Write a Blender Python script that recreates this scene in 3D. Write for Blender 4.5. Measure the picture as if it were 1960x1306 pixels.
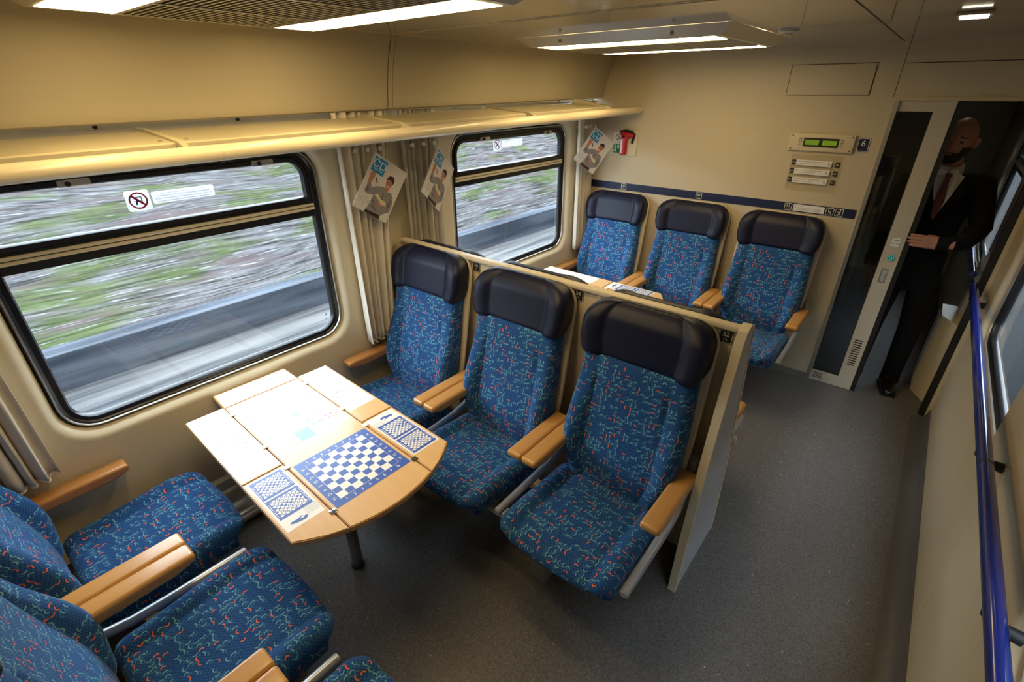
import bpy, bmesh, math, random
from mathutils import Vector, Matrix
PI = math.pi
scn = bpy.context.scene
COL = scn.collection
for o in list(bpy.data.objects): bpy.data.objects.remove(o, do_unlink=True)

# ------------------------------------------------------------------ camera, world, exposure
cd = bpy.data.cameras.new('camera'); cam = bpy.data.objects.new('camera', cd); COL.objects.link(cam)
cd.sensor_width = 36; cd.lens = 17.0; cd.clip_start = 0.02; cd.clip_end = 400
_p, _y, _r = math.radians(27.45), math.radians(39.54), math.radians(-0.25)
_fw = Vector((-math.sin(_y)*math.cos(_p), math.cos(_y)*math.cos(_p), -math.sin(_p)))
_rt = Vector((math.cos(_y), math.sin(_y), 0)); _up = _rt.cross(_fw)
_rt, _up = _rt*math.cos(_r)+_up*math.sin(_r), _up*math.cos(_r)-_rt*math.sin(_r)
_m = Matrix((_rt, _up, -_fw)).transposed().to_4x4(); _m.translation = (0, 0, 2.05)
cam.matrix_world = _m
scn.camera = cam
SKY = 12.0
w = bpy.data.worlds.new('overcast_sky'); scn.world = w; w.use_nodes = True
bg = w.node_tree.nodes['Background']; bg.inputs[0].default_value = (0.80, 0.90, 1.0, 1); bg.inputs[1].default_value = SKY
scn.view_settings.view_transform = 'Standard'; scn.view_settings.look = 'None'
scn.view_settings.gamma = 1; scn.view_settings.use_curve_mapping = False
scn.view_settings.exposure = 0.0
LAMP = 17.0

# ------------------------------------------------------------------ materials
def newmat(name):
    m = bpy.data.materials.new(name); m.use_nodes = True
    return m, m.node_tree, m.node_tree.nodes['Principled BSDF']
def ND(nt, typ, **kw):
    n = nt.nodes.new(typ)
    for k, v in kw.items():
        if k.startswith('i') and k[1:].isdigit():
            if hasattr(v, 'node'): nt.links.new(v, n.inputs[int(k[1:])])
            else: n.inputs[int(k[1:])].default_value = v
        else: setattr(n, k, v)
    return n
def M_(nt, op, a, b=0.0, c=0.0):
    return ND(nt, 'ShaderNodeMath', operation=op, i0=a, i1=b, i2=c).outputs[0]
def mixc(nt, f, a, b):
    n = nt.nodes.new('ShaderNodeMix'); n.data_type = 'RGBA'
    for s, v in ((n.inputs[0], f), (n.inputs[6], a), (n.inputs[7], b)):
        if hasattr(v, 'node'): nt.links.new(v, s)
        else: s.default_value = v if not isinstance(v, tuple) else (*v[:3], 1)
    return n.outputs[2]
def simple(name, col, rough=0.5, metal=0.0, noise=0.0, nscale=8.0, spec=None, coat=0.0):
    m, nt, b = newmat(name)
    b.inputs['Roughness'].default_value = rough; b.inputs['Metallic'].default_value = metal
    if spec is not None: b.inputs['Specular IOR Level'].default_value = spec
    if coat: b.inputs['Coat Weight'].default_value = coat; b.inputs['Coat Roughness'].default_value = 0.06
    if noise:
        tc = ND(nt, 'ShaderNodeTexCoord')
        n = ND(nt, 'ShaderNodeTexNoise'); n.inputs['Scale'].default_value = nscale; n.inputs['Detail'].default_value = 4
        nt.links.new(tc.outputs['Object'], n.inputs['Vector'])
        lo = tuple(c*(1-noise) for c in col); hi = tuple(min(1, c*(1+noise)) for c in col)
        nt.links.new(mixc(nt, n.outputs['Fac'], lo, hi), b.inputs['Base Color'])
    else: b.inputs['Base Color'].default_value = (*col, 1)
    return m
MAT = {}
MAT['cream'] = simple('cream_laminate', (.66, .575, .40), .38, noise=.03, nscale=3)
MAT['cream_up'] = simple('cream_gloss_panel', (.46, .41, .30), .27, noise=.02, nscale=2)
MAT['rwall'] = simple('vignetted_beige_laminate', (.47, .385, .26), .4, noise=.03, nscale=3)  # wall laminate with its base colour darkened to imitate lens vignetting
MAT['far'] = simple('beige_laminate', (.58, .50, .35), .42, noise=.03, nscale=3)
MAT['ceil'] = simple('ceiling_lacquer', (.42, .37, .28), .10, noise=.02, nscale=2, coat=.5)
MAT['shellc'] = simple('shell_plastic', (.66, .58, .42), .40)
MAT['greyp'] = simple('grey_panel', (.42, .45, .50), .42)
MAT['doorf'] = simple('door_enamel', (.56, .51, .42), .4)
MAT['rail'] = simple('rack_rail_enamel', (.78, .68, .46), .22)
MAT['rackp'] = simple('rack_panel_enamel', (.60, .52, .33), .35)
MAT['black'] = simple('black_rubber', (.012, .012, .014), .28)
MAT['blackm'] = simple('black_matte', (.010, .010, .012), .6)
MAT['alu'] = simple('brushed_aluminium', (.62, .60, .55), .32, .9, noise=.08, nscale=30)
MAT['tube'] = simple('grey_lacquered_tube', (.36, .38, .42), .30, .4)
MAT['chrome'] = simple('chrome', (.55, .56, .58), .12, 1.0)
MAT['navy'] = simple('navy_vinyl', (.008, .014, .06), .4)
MAT['leather'] = simple('navy_leatherette', (.007, .009, .030), .44, noise=.25, nscale=40, spec=.3)
MAT['hrail'] = simple('blue_handrail_enamel', (.010, .020, .16), .16, coat=.6)
MAT['white'] = simple('white_print', (.82, .82, .80), .4)
MAT['whitep'] = simple('white_plastic', (.74, .70, .62), .35)
MAT['paper'] = simple('cover_paper', (.62, .59, .55), .45)
MAT['ink'] = simple('black_ink', (.015, .015, .018), .5)
MAT['inkg'] = simple('grey_ink', (.22, .26, .32), .5)
MAT['cyan'] = simple('cyan_print', (.012, .24, .52), .4)
MAT['lcyan'] = simple('light_cyan_print', (.22, .62, .68), .4)
MAT['lgreen'] = simple('light_green_print', (.55, .72, .35), .4)
MAT['lyel'] = simple('yellow_print', (.80, .74, .25), .4)
MAT['pink'] = simple('pink_print', (.75, .22, .38), .4)
MAT['boardblue'] = simple('chess_blue_print', (.045, .11, .44), .35)
MAT['red'] = simple('red_plastic', (.50, .012, .015), .3)
MAT['redink'] = simple('red_ink', (.62, .02, .04), .4)
MAT['green'] = simple('green_sign', (.004, .16, .06), .4)
MAT['skin'] = simple('skin', (.40, .19, .13), .5, noise=.12, nscale=25)
MAT['pskin'] = simple('printed_skin', (.46, .19, .11), .5)
MAT['phair'] = simple('printed_hair', (.035, .018, .015), .5)
MAT['pshirt'] = simple('printed_shirt', (.23, .215, .22), .5)
MAT['pshirt2'] = simple('printed_shirt_fold', (.10, .10, .12), .5)
MAT['pbook'] = simple('printed_book', (.62, .53, .36), .5)
MAT['suit'] = simple('black_suit_wool', (.005, .005, .006), .85, noise=.2, nscale=60, spec=.2)
MAT['shirt'] = simple('white_shirt_cotton', (.62, .58, .52), .7)
MAT['tie'] = simple('dark_red_silk', (.09, .003, .006), .5)
MAT['shoe'] = simple('black_shoe_leather', (.008, .008, .008), .25)
MAT['beard'] = simple('dark_beard', (.02, .013, .01), .8)
MAT['conc'] = simple('concrete', (.045, .052, .062), .8, noise=.35, nscale=1.2)
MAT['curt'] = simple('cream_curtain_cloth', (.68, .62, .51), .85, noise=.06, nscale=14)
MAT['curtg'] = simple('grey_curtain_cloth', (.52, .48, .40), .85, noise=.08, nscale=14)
def wood(name, c1, c2, sc=(60, 3, 60), rough=.3):
    m, nt, b = newmat(name)
    tc = ND(nt, 'ShaderNodeTexCoord'); mp = ND(nt, 'ShaderNodeMapping'); mp.inputs['Scale'].default_value = sc
    nt.links.new(tc.outputs['Object'], mp.inputs['Vector'])
    n = ND(nt, 'ShaderNodeTexNoise'); n.inputs['Scale'].default_value = 1.0; n.inputs['Detail'].default_value = 5
    nt.links.new(mp.outputs[0], n.inputs['Vector'])
    nt.links.new(mixc(nt, n.outputs['Fac'], c1, c2), b.inputs['Base Color'])
    b.inputs['Roughness'].default_value = rough
    b.inputs['Coat Weight'].default_value = .25; b.inputs['Coat Roughness'].default_value = .15
    return m
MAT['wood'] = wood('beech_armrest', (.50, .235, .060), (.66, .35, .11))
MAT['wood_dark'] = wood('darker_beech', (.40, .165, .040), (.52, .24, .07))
MAT['tabw'] = wood('table_beech_laminate', (.66, .40, .17), (.76, .49, .235), (4, 50, 20), .30)
MAT['tabedge'] = wood('table_edge', (.55, .30, .10), (.66, .38, .15), (4, 50, 20), .4)
def fabric():
    m, nt, b = newmat('blue_squiggle_moquette')
    uvn = ND(nt, 'ShaderNodeUVMap').outputs[0]
    def layer(scale, off, rot):
        mp = ND(nt, 'ShaderNodeMapping'); mp.inputs['Scale'].default_value = (scale, scale, 1)
        mp.inputs['Location'].default_value = (off, off*.63, 0); mp.inputs['Rotation'].default_value = (0, 0, rot)
        nt.links.new(uvn, mp.inputs['Vector'])
        fl = ND(nt, 'ShaderNodeVectorMath', operation='FLOOR', i0=mp.outputs[0])
        fr = ND(nt, 'ShaderNodeVectorMath', operation='FRACTION', i0=mp.outputs[0])
        ce = ND(nt, 'ShaderNodeVectorMath', operation='SUBTRACT', i0=fr.outputs[0], i1=(.5, .5, 0))
        wn = ND(nt, 'ShaderNodeTexWhiteNoise', noise_dimensions='2D'); nt.links.new(fl.outputs[0], wn.inputs['Vector'])
        sp = ND(nt, 'ShaderNodeSeparateColor', i0=wn.outputs['Color'])
        ang = M_(nt, 'MULTIPLY', M_(nt, 'FLOOR', M_(nt, 'MULTIPLY', sp.outputs[0], 4.0)), PI/2)
        vr = ND(nt, 'ShaderNodeVectorRotate', rotation_type='Z_AXIS'); nt.links.new(ce.outputs[0], vr.inputs['Vector']); nt.links.new(ang, vr.inputs['Angle'])
        q = ND(nt, 'ShaderNodeVectorMath', operation='ADD', i0=vr.outputs[0], i1=(0, .20, 0))
        ln = ND(nt, 'ShaderNodeVectorMath', operation='LENGTH', i0=q.outputs[0]).outputs['Value']
        d = M_(nt, 'ABSOLUTE', M_(nt, 'SUBTRACT', ln, .40))
        ring = M_(nt, 'LESS_THAN', d, .088)
        sx = ND(nt, 'ShaderNodeSeparateXYZ', i0=q.outputs[0])
        arc = M_(nt, 'MULTIPLY', ring, M_(nt, 'GREATER_THAN', sx.outputs[1], .14))
        return arc, sp.outputs[1], sp.outputs[2]
    a1, g1, b1 = layer(50, 0, 0)
    a2, g2, b2 = layer(50, .5, 0)
    # woven ground: small basket weave of two blues
    ck = ND(nt, 'ShaderNodeTexChecker'); ck.inputs['Scale'].default_value = 150
    nt.links.new(uvn, ck.inputs['Vector'])
    nz = ND(nt, 'ShaderNodeTexNoise'); nz.inputs['Scale'].default_value = 130; nt.links.new(uvn, nz.inputs['Vector'])
    base = mixc(nt, ck.outputs['Fac'], (.012, .060, .195), (.027, .118, .31))
    base = mixc(nt, M_(nt, 'MULTIPLY', nz.outputs['Fac'], .55), base, (.008, .026, .095))
    tealmask = M_(nt, 'MULTIPLY', a2, M_(nt, 'LESS_THAN', g2, .42))
    c = mixc(nt, tealmask, base, (.040, .17, .27))
    pale = M_(nt, 'MULTIPLY', a1, M_(nt, 'LESS_THAN', g1, .42))
    c = mixc(nt, pale, c, (.17, .40, .46))
    org = M_(nt, 'MULTIPLY', a1, M_(nt, 'GREATER_THAN', g1, .84))
    c = mixc(nt, org, c, (.80, .14, .030))
    nt.links.new(c, b.inputs['Base Color'])
    b.inputs['Roughness'].default_value = .85; b.inputs['Specular IOR Level'].default_value = .2
    b.inputs['Sheen Weight'].default_value = .35; b.inputs['Sheen Roughness'].default_value = .4; b.inputs['Sheen Tint'].default_value = (.35, .6, 1, 1)
    bp = ND(nt, 'ShaderNodeBump'); bp.inputs['Strength'].default_value = .25; bp.inputs['Distance'].default_value = .001
    nt.links.new(nz.outputs['Fac'], bp.inputs['Height']); nt.links.new(bp.outputs[0], b.inputs['Normal'])
    return m
MAT['fabric'] = fabric()
def floor_mat():
    m, nt, b = newmat('speckled_grey_vinyl')
    tc = ND(nt, 'ShaderNodeTexCoord')
    v = ND(nt, 'ShaderNodeTexVoronoi'); v.inputs['Scale'].default_value = 260; nt.links.new(tc.outputs['Object'], v.inputs['Vector'])
    n = ND(nt, 'ShaderNodeTexNoise'); n.inputs['Scale'].default_value = 1.6; n.inputs['Detail'].default_value = 3; nt.links.new(tc.outputs['Object'], n.inputs['Vector'])
    sp = ND(nt, 'ShaderNodeSeparateColor', i0=v.outputs['Color'])
    base = mixc(nt, sp.outputs[0], (.080, .075, .073), (.195, .183, .175))
    base = mixc(nt, M_(nt, 'MULTIPLY', n.outputs['Fac'], .35), base, (.11, .105, .105))
    v2 = ND(nt, 'ShaderNodeTexVoronoi'); v2.inputs['Scale'].default_value = 75; nt.links.new(tc.outputs['Object'], v2.inputs['Vector'])
    s2 = ND(nt, 'ShaderNodeSeparateColor', i0=v2.outputs['Color'])
    gl = M_(nt, 'MULTIPLY', M_(nt, 'GREATER_THAN', s2.outputs[0], .975), M_(nt, 'LESS_THAN', v2.outputs['Distance'], .16))
    nt.links.new(mixc(nt, gl, base, (.8, .8, .78)), b.inputs['Base Color'])
    b.inputs['Roughness'].default_value = .42; b.inputs['Specular IOR Level'].default_value = .35
    return m
MAT['floor'] = floor_mat()
MAT['cove'] = simple('vinyl_cove', (.10, .095, .10), .4, noise=.15, nscale=40)
def hill_mat():
    m, nt, b = newmat('scrub_hillside')
    tc = ND(nt, 'ShaderNodeTexCoord')
    def nz(sc, detail=4, scale=1):
        mp = ND(nt, 'ShaderNodeMapping'); mp.inputs['Scale'].default_value = sc; nt.links.new(tc.outputs['Object'], mp.inputs['Vector'])
        n = ND(nt, 'ShaderNodeTexNoise'); n.inputs['Scale'].default_value = scale; n.inputs['Detail'].default_value = detail
        nt.links.new(mp.outputs[0], n.inputs['Vector']); return n.outputs['Fac']
    def ramp(f, a, b_):
        r = ND(nt, 'ShaderNodeMapRange', i0=f, i1=a, i2=b_); return r.outputs[0]
    f1 = nz((4, .5, 4)); f2 = nz((18, 1.0, 18)); f3 = nz((1.6, .5, 1.6), 5); f4 = nz((30, 1.5, 30), 2)
    c = mixc(nt, ramp(f2, .35, .65), (.020, .019, .018), (.094, .090, .092))
    c = mixc(nt, ramp(f3, .49, .61), c, mixc(nt, ramp(f2, .3, .7), (.018, .023, .011), (.062, .074, .034)))
    c = mixc(nt, ramp(f1, .52, .70), c, (.060, .046, .046))
    c = mixc(nt, ramp(f4, .62, .74), c, (.155, .16, .17))
    nt.links.new(c, b.inputs['Base Color']); b.inputs['Roughness'].default_value = 1; b.inputs['Specular IOR Level'].default_value = 0
    return m
MAT['hill'] = hill_mat()
MAT['ballast'] = simple('track_ballast', (.072, .075, .082), .9, noise=.5, nscale=.8)
def streaks(name, c1, c2):
    m, nt, b = newmat(name); tc = ND(nt, 'ShaderNodeTexCoord'); mp = ND(nt, 'ShaderNodeMapping'); mp.inputs['Scale'].default_value = (5, .35, 5)
    nt.links.new(tc.outputs['Object'], mp.inputs['Vector']); n = ND(nt, 'ShaderNodeTexNoise'); n.inputs['Scale'].default_value = 1.0; n.inputs['Detail'].default_value = 6
    nt.links.new(mp.outputs[0], n.inputs['Vector']); r = ND(nt, 'ShaderNodeMapRange', i0=n.outputs['Fac'], i1=.36, i2=.64)
    nt.links.new(mixc(nt, r.outputs[0], c1, c2), b.inputs['Base Color']); b.inputs['Roughness'].default_value = .95; b.inputs['Specular IOR Level'].default_value = .1; return m
MAT['ballast'] = streaks('track_ballast_gravel', (.030, .032, .036), (.108, .104, .100))
MAT['conc'] = streaks('weathered_concrete', (.024, .028, .036), (.070, .078, .092))
MAT['block_bank'] = simple('daylight_block_dark', (.005, .006, .008), .95, noise=.6, nscale=2)  # near-black colour for the added bank that keeps daylight out
def glass_mat(name, tint=(1, 1, 1), refl=1.0):
    m = bpy.data.materials.new(name); m.use_nodes = True; nt = m.node_tree; nt.nodes.clear()
    out = ND(nt, 'ShaderNodeOutputMaterial'); tr = ND(nt, 'ShaderNodeBsdfTransparent', i0=(*tint, 1)); gl = ND(nt, 'ShaderNodeBsdfGlossy')
    gl.inputs['Roughness'].default_value = 0.0
    fr = ND(nt, 'ShaderNodeFresnel'); fr.inputs['IOR'].default_value = 1.5
    gm = ND(nt, 'ShaderNodeNewGeometry')
    f = M_(nt, 'MULTIPLY', M_(nt, 'MULTIPLY', fr.outputs[0], refl), M_(nt, 'SUBTRACT', 1.0, gm.outputs['Backfacing']))
    mx = ND(nt, 'ShaderNodeMixShader'); nt.links.new(f, mx.inputs[0]); nt.links.new(tr.outputs[0], mx.inputs[1]); nt.links.new(gl.outputs[0], mx.inputs[2])
    nt.links.new(mx.outputs[0], out.inputs[0]); return m
MAT['glass'] = glass_mat('window_glass', (.93, .96, .97))
MAT['glass_door'] = glass_mat('door_glass', (.50, .53, .56), 1.6)
MAT['acryl'] = glass_mat('clear_acrylic', (.96, .96, .95), .6)
def sticker_mat():
    m, nt, b = newmat('backlit_sticker'); b.inputs['Base Color'].default_value = (.85, .85, .85, 1)
    tl = ND(nt, 'ShaderNodeBsdfTranslucent', i0=(.9, .9, .92, 1)); mx = ND(nt, 'ShaderNodeMixShader', i0=.5)
    nt.links.new(b.outputs[0], mx.inputs[1]); nt.links.new(tl.outputs[0], mx.inputs[2]); nt.links.new(mx.outputs[0], nt.nodes['Material Output'].inputs[0]); return m
MAT['sticker'] = sticker_mat()
def emit(name, col, s):
    m = bpy.data.materials.new(name); m.use_nodes = True; nt = m.node_tree; nt.nodes.clear()
    out = ND(nt, 'ShaderNodeOutputMaterial'); e = ND(nt, 'ShaderNodeEmission', i0=(*col, 1), i1=s); nt.links.new(e.outputs[0], out.inputs[0]); return m
MAT['lamp'] = emit('fluorescent_tube_diffuser', (1.0, .74, .36), LAMP)
MAT['lamp2'] = emit('small_lamp_diffuser', (1.0, .92, .62), 6)
MAT['lamp3'] = emit('corridor_diffuser', (1.0, .92, .70), 2.2)
MAT['lcd'] = emit('lcd_green', (.16, .24, .015), .8)
MAT['led'] = emit('button_ring_green', (.05, .55, .42), .7)

# ------------------------------------------------------------------ mesh helpers
class MB:
    def __init__(s): s.v = []; s.f = []; s.uv = None
    def add(s, vs, fs, mtx=None):
        o = len(s.v)
        s.v += [tuple(mtx @ Vector(p)) if mtx else tuple(p) for p in vs]
        s.f += [tuple(i+o for i in f) for f in fs]; return s
    def box(s, x0, x1, y0, y1, z0, z1, mtx=None):
        vs = [(x, y, z) for x in (x0, x1) for y in (y0, y1) for z in (z0, z1)]
        return s.add(vs, [(0, 1, 3, 2), (4, 6, 7, 5), (0, 4, 5, 1), (2, 3, 7, 6), (0, 2, 6, 4), (1, 5, 7, 3)], mtx)
    def prism(s, pts, a, b, axis='z', mtx=None):
        # 2-D outline extruded along an axis; pts are the two remaining coordinates in xyz order
        def P(p, t): return {'x': (t, p[0], p[1]), 'y': (p[0], t, p[1]), 'z': (p[0], p[1], t)}[axis]
        n = len(pts); vs = [P(p, a) for p in pts]+[P(p, b) for p in pts]
        fs = [tuple(range(n)), tuple(range(2*n-1, n-1, -1))]+[(i, (i+1) % n, n+(i+1) % n, n+i) for i in range(n)]
        return s.add(vs, fs, mtx)
    def tube(s, path, r, seg=12, caps=True, mtx=None):
        path = [Vector(p) for p in path]; n = len(path); rs = r if isinstance(r, (list, tuple)) else [r]*n
        vs = []; nrm = None
        for i, p in enumerate(path):
            t = (path[min(i+1, n-1)]-path[max(i-1, 0)]).normalized()
            if nrm is None:
                nrm = t.cross(Vector((0, 0, 1)) if abs(t.z) < .9 else Vector((1, 0, 0))).normalized()
            nrm = (nrm-t*nrm.dot(t)).normalized(); b = t.cross(nrm)
            for k in range(seg):
                a = 2*PI*k/seg; vs.append(p+(nrm*math.cos(a)+b*math.sin(a))*rs[i])
        fs = [(i*seg+k, i*seg+(k+1) % seg, (i+1)*seg+(k+1) % seg, (i+1)*seg+k) for i in range(n-1) for k in range(seg)]
        if caps: fs += [tuple(range(seg-1, -1, -1)), tuple((n-1)*seg+k for k in range(seg))]
        return s.add(vs, fs, mtx)
    def loops(s, Ls, close=False, cap=False):
        n = len(Ls[0]); vs = [p for L in Ls for p in L]; m = len(Ls)
        fs = [(i*n+k, i*n+(k+1) % n, ((i+1) % m)*n+(k+1) % n, ((i+1) % m)*n+k) for i in range(m if close else m-1) for k in range(n)]
        if cap: fs += [tuple(range(n-1, -1, -1)), tuple((m-1)*n+k for k in range(n))]
        return s.add(vs, fs)
    def mesh(s, name, mat, smooth=None):
        me = bpy.data.meshes.new(name); me.from_pydata(s.v, [], s.f)
        bm = bmesh.new(); bm.from_mesh(me); bmesh.ops.recalc_face_normals(bm, faces=bm.faces); bm.to_mesh(me); bm.free()
        if s.uv:
            ul = me.uv_layers.new(name='UVMap')
            for poly in me.polygons:
                for li in poly.loop_indices: ul.data[li].uv = s.uv(poly, me.loops[li].vertex_index)
        me.materials.append(MAT[mat])
        if smooth is not None:
            me.polygons.foreach_set('use_smooth', [True]*len(me.polygons)); me.set_sharp_from_angle(angle=math.radians(smooth))
        me.update(); return me
    def build(s, name, mat, parent=None, smooth=None, loc=None):
        return link(name, s.mesh(name, mat, smooth), parent, loc)
def link(name, me, parent=None, loc=None, rot=None):
    o = bpy.data.objects.new(name, me); COL.objects.link(o); o.parent = parent
    if loc is not None: o.location = loc
    if rot is not None: o.rotation_euler = rot
    return o
def box(name, x0, x1, y0, y1, z0, z1, mat, parent=None, bev=0.0):
    if bev:
        mb = rbox(x1-x0, y1-y0, z1-z0, bev, (1, 1, 1), 2); c = Vector(((x0+x1)/2, (y0+y1)/2, (z0+z1)/2))
        mb.v = [tuple(Vector(p)+c) for p in mb.v]; return mb.build(name, mat, parent, 50)
    return MB().box(x0, x1, y0, y1, z0, z1).build(name, mat, parent)
def tag(o, label=None, cat=None, group=None, kind=None):
    for k, v in (('label', label), ('category', cat), ('group', group), ('kind', kind)):
        if v: o[k] = v
    return o
def thing(name, label, cat, loc=(0, 0, 0), rz=0, group=None, kind=None):
    o = bpy.data.objects.new(name, None); o.empty_display_size = .1; COL.objects.link(o); o.location = loc; o.rotation_euler = (0, 0, rz)
    return tag(o, label, cat, group, kind)
def rbox(sx, sy, sz, r, n=(4, 4, 4), k=3, fn=None):
    # box with rounded edges, centred on the origin; fn deforms a point
    h = (sx/2, sy/2, sz/2); r = min(r, *(q*.999 for q in h)); ax = []
    for a in range(3):
        i = h[a]-r; L = [-(i+r*math.tan((k-j)/k*PI/4)) for j in range(k)]
        L += [-i+2*i*j/n[a] for j in range(n[a]+1)] + [i+r*math.tan((j+1)/k*PI/4) for j in range(k)]
        ax.append(L)
    mb = MB(); idx = {}; orig = []
    def V(p):
        key = tuple(round(c, 6) for c in p)
        if key in idx: return idx[key]
        q = Vector([max(-(h[a]-r), min(h[a]-r, p[a])) for a in range(3)]); d = Vector(p)-q
        d = d.normalized()*r if d.length > 1e-9 else d
        P = q+d; orig.append(tuple(P)); mb.v.append(tuple(fn(P)) if fn else tuple(P)); idx[key] = len(mb.v)-1; return idx[key]
    for a in range(3):
        b, c = (a+1) % 3, (a+2) % 3
        for sgn in (-1, 1):
            for i in range(len(ax[b])-1):
                for j in range(len(ax[c])-1):
                    q = []
                    for (ii, jj) in ((i, j), (i+1, j), (i+1, j+1), (i, j+1)):
                        p = [0, 0, 0]; p[a] = sgn*h[a]; p[b] = ax[b][ii]; p[c] = ax[c][jj]; q.append(V(p))
                    mb.f.append(tuple(q if sgn > 0 else q[::-1]))
    mb.orig = orig; mb.h = h; return mb
def rrect(y0, y1, z0, z1, r, seg=6):
    pts = []
    for (cy, cz, a0) in ((y1-r, z0+r, -90), (y1-r, z1-r, 0), (y0+r, z1-r, 90), (y0+r, z0+r, 180)):
        for i in range(seg+1):
            a = math.radians(a0+90*i/seg); pts.append((cy+r*math.cos(a), cz+r*math.sin(a)))
    return pts
def text_geo(s, size, align='CENTER'):
    cu = bpy.data.curves.new('t', 'FONT'); cu.body = s; cu.size = size; cu.align_x = align; cu.align_y = 'CENTER'; cu.resolution_u = 3
    ob = bpy.data.objects.new('t', cu); COL.objects.link(ob); me = bpy.data.meshes.new_from_object(ob)
    vs = [tuple(v.co) for v in me.vertices]; fs = [tuple(p.vertices) for p in me.polygons]
    bpy.data.objects.remove(ob); bpy.data.curves.remove(cu); bpy.data.meshes.remove(me); return vs, fs
def add_text(mb, s, size, mtx, align='CENTER'):
    v, f = text_geo(s, size, align); mb.add(v, f, mtx); return mb
R_FAR = Matrix.Rotation(PI/2, 4, 'X')                                    # text on a wall that faces -Y
R_LEFT = Matrix.Rotation(PI/2, 4, 'Z') @ Matrix.Rotation(PI/2, 4, 'X')   # text on a wall that faces +X
def TX(x, y, z, R): return Matrix.Translation((x, y, z)) @ R
def disc(cx, cy, r, n=20, a0=0): return [(cx+r*math.cos(a0+2*PI*i/n), cy+r*math.sin(a0+2*PI*i/n)) for i in range(n)]

# ------------------------------------------------------------------ outside: scrub hillside, low concrete wall, and an added bank against daylight
mb = MB(); rnd = random.Random(3)
nx, ny = 30, 40; V = []
for i in range(nx+1):
    for j in range(ny+1):
        x = -8.3-i*.9; y = -30+j*2.4
        V.append((x, y, -1.0+(i*.9)*.30+(.18*math.sin(i*1.3+j*.7)+rnd.uniform(-.12, .12))*(1 if i else 0)))
mb.add(V, [(i*(ny+1)+j, (i+1)*(ny+1)+j, (i+1)*(ny+1)+j+1, i*(ny+1)+j+1) for i in range(nx) for j in range(ny)])
tag(mb.build('hillside', 'hill', None, 60), kind='structure')
tag(MB().box(-8.35, -8.0, -30, 66, -1.7, -.97).build('concrete_wall', 'conc'), 'low grey concrete retaining wall along the track outside', 'wall')
tag(MB().box(-8.0, 1.0, -30, 66, -1.75, -1.48).build('track_bed', 'ballast'), kind='structure')
mb = MB(); V = []  # added bank, steep and dark to hold back daylight from the right
for i in range(7):
    for j in range(31):
        V.append((.98+i*.62, -30+j*3.2, -1.6+i*1.35+(rnd.uniform(-.2, .2) if i else 0)))
mb.add(V, [(i*31+j, (i+1)*31+j, (i+1)*31+j+1, i*31+j+1) for i in range(6) for j in range(30)])
tag(mb.build('daylight_block_bank', 'block_bank', None, 60), kind='structure')

# ------------------------------------------------------------------ room shell
XL, XR, YF, YB, ZC = -2.40, .485, 4.02, -1.7, 2.295
YE = 7.4
fl = tag(MB().box(XL, XR, YB, YE, -.05, 0).build('floor', 'floor'), kind='structure')
MB().box(-.665, -.661, YB, YF, 0, .0012).build('seam', 'cove', fl)
MB().box(XL+.1, XR, .30, .304, 0, .0010).build('seam', 'cove', fl)
cl = tag(MB().box(XL, XR, YB, YE, ZC, ZC+.05).build('ceiling', 'ceil'), kind='structure')
MB().box(-.335, -.331, YB, YF, ZC-.0015, ZC).build('seam', 'ink', cl)
for y in (1.768, 1.80): MB().box(-2.2, XR, y, y+.004, ZC-.0015, ZC).build('seam', 'rackp', cl)
tag(MB().box(XL-.1, XR+.1, YB-.05, YB, 0, ZC).build('wall_back', 'far'), kind='structure')
def wall_with_holes(name, xw, d, y0, y1, z0, z1, holes, mat):
    """side wall: flat sheet with flared, rounded window openings; d=+1 if the room lies at +x of the wall"""
    bm = bmesh.new(); rings = []
    mids = [y0]+[(holes[i][1]+holes[i+1][0])/2 for i in range(len(holes)-1)]+[y1]
    for n_, (a, b, c, e) in enumerate(holes):
        lo, hi = mids[n_], mids[n_+1]
        pts = rrect(a-.05, b+.05, c-.05, e+.04, .17); outer = []
        for i, p in enumerate(pts):
            q, k = divmod(i, 7)
            outer.append([(p[0], z0) if k < 3 else (hi, z0) if k == 3 else (hi, p[1]), (hi, p[1]) if k < 3 else (hi, z1) if k == 3 else (p[0], z1),
                          (p[0], z1) if k < 3 else (lo, z1) if k == 3 else (lo, p[1]), (lo, p[1]) if k < 3 else (lo, z0) if k == 3 else (p[0], z0)][q])
        v0 = [bm.verts.new((xw, *p)) for p in pts]; vo = [bm.verts.new((xw, *p)) for p in outer]
        for i in range(len(v0)):
            k = (i+1) % len(v0); bm.faces.new((vo[i], vo[k], v0[k], v0[i]))
        rings.append((v0, (a, b, c, e)))
    for v0, (a, b, c, e) in rings:
        prev = v0
        for off, dep, r in ((.040, -.002, .162), (.028, -.010, .152), (.016, -.024, .142), (.008, -.042, .134), (.004, -.075, .13)):
            pts = rrect(a-off, b+off, c-off, e+off*.8, r); cur = [bm.verts.new((xw+d*dep, p[0], p[1])) for p in pts]
            for i in range(len(cur)):
                k = (i+1) % len(cur); bm.faces.new((prev[i], prev[k], cur[k], cur[i]))
            prev = cur
    bmesh.ops.recalc_face_normals(bm, faces=bm.faces)
    me = bpy.data.meshes.new(name); bm.to_mesh(me); bm.free(); me.materials.append(MAT[mat])
    me.polygons.foreach_set('use_smooth', [True]*len(me.polygons)); me.set_sharp_from_angle(angle=math.radians(40))
    return tag(link(name, me), kind='structure')
WIN = [(.065, 1.372, .775, 1.80), (2.33, 3.675, .775, 1.80)]
RWIN = [(.0, 1.33, .775, 1.80), (2.36, 3.62, .775, 1.80), (4.75, 5.95, .80, 1.80)]
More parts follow.
